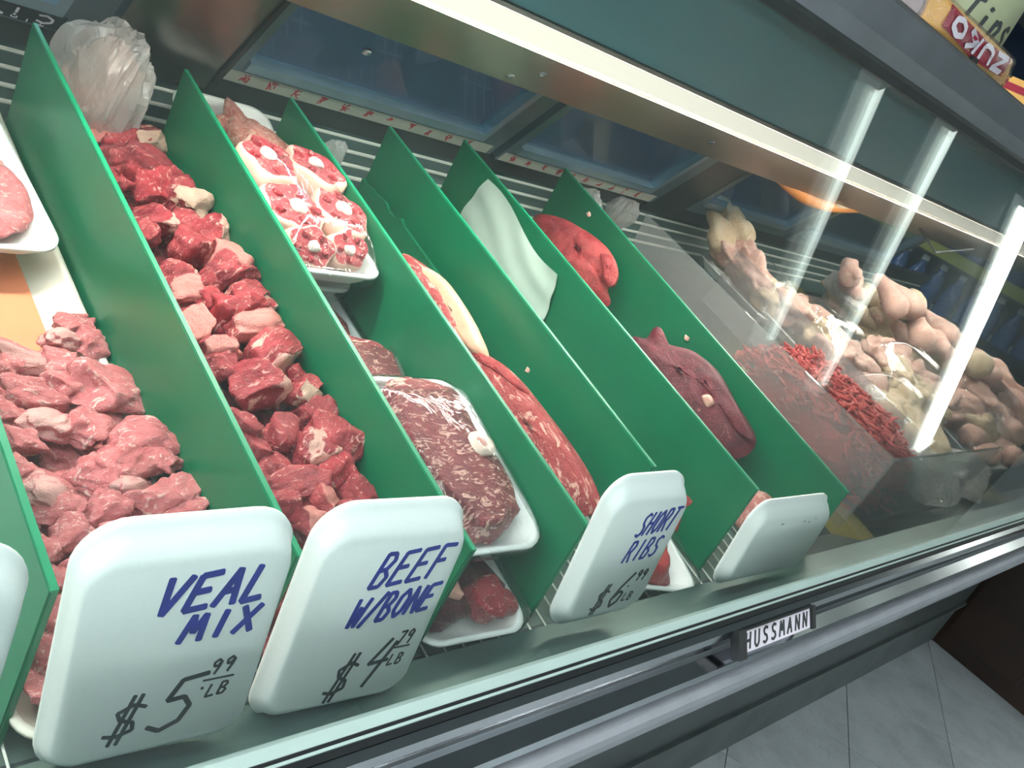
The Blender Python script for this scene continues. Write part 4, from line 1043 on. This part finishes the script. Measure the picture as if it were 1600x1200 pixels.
# ------------------------------------------------------------------ things on the top ledge
ZT = H + .1685
def snack_pack():
    root = empty('drink_mix_pack', (1.55, .69, ZT)); root.scale = (.80, .75, .62); tag(root, 'yellow and red foil pack with big white upside-down letters on the case top', 'pack')
    nx, nz = 16, 8; V, Fc = [], []
    def P(i, j, side):
        a, b = i / nx * 2 - 1, j / nz
        t = .030 * math.sqrt(max(0, 1 - abs(a) ** 4)) * math.sqrt(max(0, 1 - (2 * b - 1) ** 4))
        return Vector((a * .235 + .006 * math.sin(b * 5), side * t * (1 + .2 * noise.noise(Vector((a * 3, b * 3, side)))) , b * .085 - .006 * a * a * 0))
    for side in (-1, 1):
        b0 = len(V); V += [P(i, j, side) for j in range(nz + 1) for i in range(nx + 1)]
        for j in range(nz):
            for i in range(nx):
                k = b0 + j * (nx + 1) + i; q = (k, k + 1, k + nx + 2, k + nx + 1); Fc.append(q if side < 0 else q[::-1])
    o = mkl('foil', (V, Fc), 'pack_yellow', root, True)
    def front(x, z, off):
        a, b = x / .235, z / .085
        t = .030 * math.sqrt(max(0, 1 - abs(a) ** 4)) * math.sqrt(max(0, 1 - (2 * b - 1) ** 4)) * 1.0
        return Vector((x, -t * (1 + .2 * noise.noise(Vector((a * 3, b * 3, -1)))) - off, z))
    V, Fc = [], []; n = 24
    for i in range(n + 1):
        x = -.19 + .35 * i / n; zc = .052 - .012 * math.sin(i / n * 3.14)
        for z in (zc - .026, zc - .012, zc, zc + .012, zc + .024): V.append(front(x, z, .0012))
    for i in range(n):
        for j in range(4): k = i * 5 + j; Fc.append((k, k + 5, k + 6, k + 1))
    mkl('red_band', (V, Fc), 'pack_red', root, True)
    tx = text2d('ZUKO', .135, .068, -.036, -.062, -.080, 0, 0, .013)
    V, Fc = [], []
    for f in tx[1]:
        c = [tx[0][i] for i in f]; b = len(V)
        V += [front(p.x, p.y - .012 * math.sin(max(0, min(1, (p.x + .19) / .35)) * 3.14) * .8, .0035) for p in c]; Fc.append(tuple(range(b, b + len(c))))
    mkl('lettering', (V, Fc), 'pack_white', root)
    mkl('plastic_wrap', ([v * 1.06 + Vector((0, 0, .002)) for v in o.data.vertices and [x.co for x in o.data.vertices]], [tuple(p.vertices) for p in o.data.polygons]), 'film', root, True)
    mkl('clip', box(-.03, .0, -.038, -.03, .004, .018), 'black_plastic', root)
snack_pack()
jar = empty('tip_jar', (1.84, .86, ZT)); tag(jar, 'tip jar with a paper label hand-lettered Tips on the case top', 'jar')
def lathe(prof, k=28):
    V = [(r * math.cos(2 * math.pi * j / k), r * math.sin(2 * math.pi * j / k), z) for r, z in prof for j in range(k)]
    Fc = [(i * k + j, i * k + (j + 1) % k, (i + 1) * k + (j + 1) % k, (i + 1) * k + j) for i in range(len(prof) - 1) for j in range(k)]
    Fc.append(tuple(range(k))[::-1]); Fc.append(tuple(range((len(prof) - 1) * k, len(prof) * k))); return V, Fc
mkl('glass_jar', lathe([(.08, 0), (.088, .006), (.088, .22), (.07, .245), (.07, .27)]), 'acrylic_front', jar, True)
mkl('paper_label', lathe([(.0885, .02), (.0892, .02), (.0892, .21), (.0885, .21)]), 'jar_paper', jar, True)
def on_jar(x, y, z):
    a = math.radians(212) + x / .09; rr = .0895 + z; return Vector((rr * math.cos(a), rr * math.sin(a), y))
mkl('lettering', flat3(text2d('Tips', -.02, .075, .052, .024, .031, .15, 0, .0075), on_jar, .0006), 'black_ink', jar)
mkl('lid', lathe([(.072, .262), (.076, .264), (.076, .285), (.07, .29)]), 'black_plastic', jar, True)
o = mk('snack_box', box(1.86, 1.99, .67, .73, ZT, ZT + .045), 'pack_yellow'); bevel(o, .004); tag(o, 'small yellow and red box at the right picture edge on the case top', 'box')
mk('red_stripe', box(1.859, 1.991, .669, .731, ZT + .022, ZT + .034), 'pack_red', o)
o = mk('paper_card', box(1.30, 1.55, .775, .777, ZT, ZT + .075), 'pack_white'); tag(o, 'plain pale card standing behind the foil pack on the case top', 'card')
o = mk('dark_box', box(1.60, 1.74, .86, .97, ZT, ZT + .27), 'grey_box'); bevel(o, .004); tag(o, 'dark grey box behind the foil pack, left of the tip jar', 'box')
mk('seam', box(1.665, 1.672, .8585, .86, ZT, ZT + .27), 'black_plastic', o)

# ------------------------------------------------------------------ beyond the case
cab = empty('wood_cabinet', (3.6, .3, 0)); tag(cab, 'dark brown wooden cabinet past the far end of the case', 'cabinet')
rz = Matrix.Rotation(math.radians(0), 4, 'Z')
c = mk('carcass', box(3.16, 3.86, -.25, 1.2, 0, .80), 'brown_wood', cab); bevel(c, .006)
mk('door_panel', box(3.152, 3.16, -.20, .16, .06, .74), 'brown_wood', cab); mk('door_panel', box(3.152, 3.16, .18, .42, .06, .74), 'brown_wood', cab)
mk('edge_trim', box(3.148, 3.165, -.255, -.235, 0, .80), 'wood_edge', cab)
shelf = empty('bottle_shelf', (3.7, 1.0, 0)); tag(shelf, 'dark shelf rack with a yellow-green price strip beyond the far end of the case', 'shelf')
mk('back_board', box(4.3, 4.34, .1, 2.2, .8, 1.45), 'dark_wall', shelf)
for z in (.72, 1.0, 1.30): mk('board', box(3.9, 4.3, .1, 2.2, z, z + .02), 'dark_frame', shelf)
mk('price_strip', box(3.885, 3.9, .1, 2.2, .975, 1.02), 'price_strip', shelf)
k = 0
bm_b = shared('bottle', lathe([(.034, 0), (.036, .006), (.036, .12), (.03, .15), (.014, .18), (.014, .2)], 14), 'bottle_blue')
bm_c = shared('cap', lathe([(.0155, .195), (.0155, .215)], 12), 'cap_white')
for row, z in enumerate((1.02, .74)):
    for i in range(10):
        t = empty('drink_bottle', (3.96, .75 + i * .085, z)); tag(t, 'blue drink bottle on the %s board of the far shelf, %s from the aisle' % (('upper', 'lower')[row], ORD[i]), 'bottle', 'bottles on the far shelf')
        for nm, me in (('bottle', bm_b), ('cap', bm_c)):
            o = bpy.data.objects.new(nm, me); COL.objects.link(o); o.parent = t
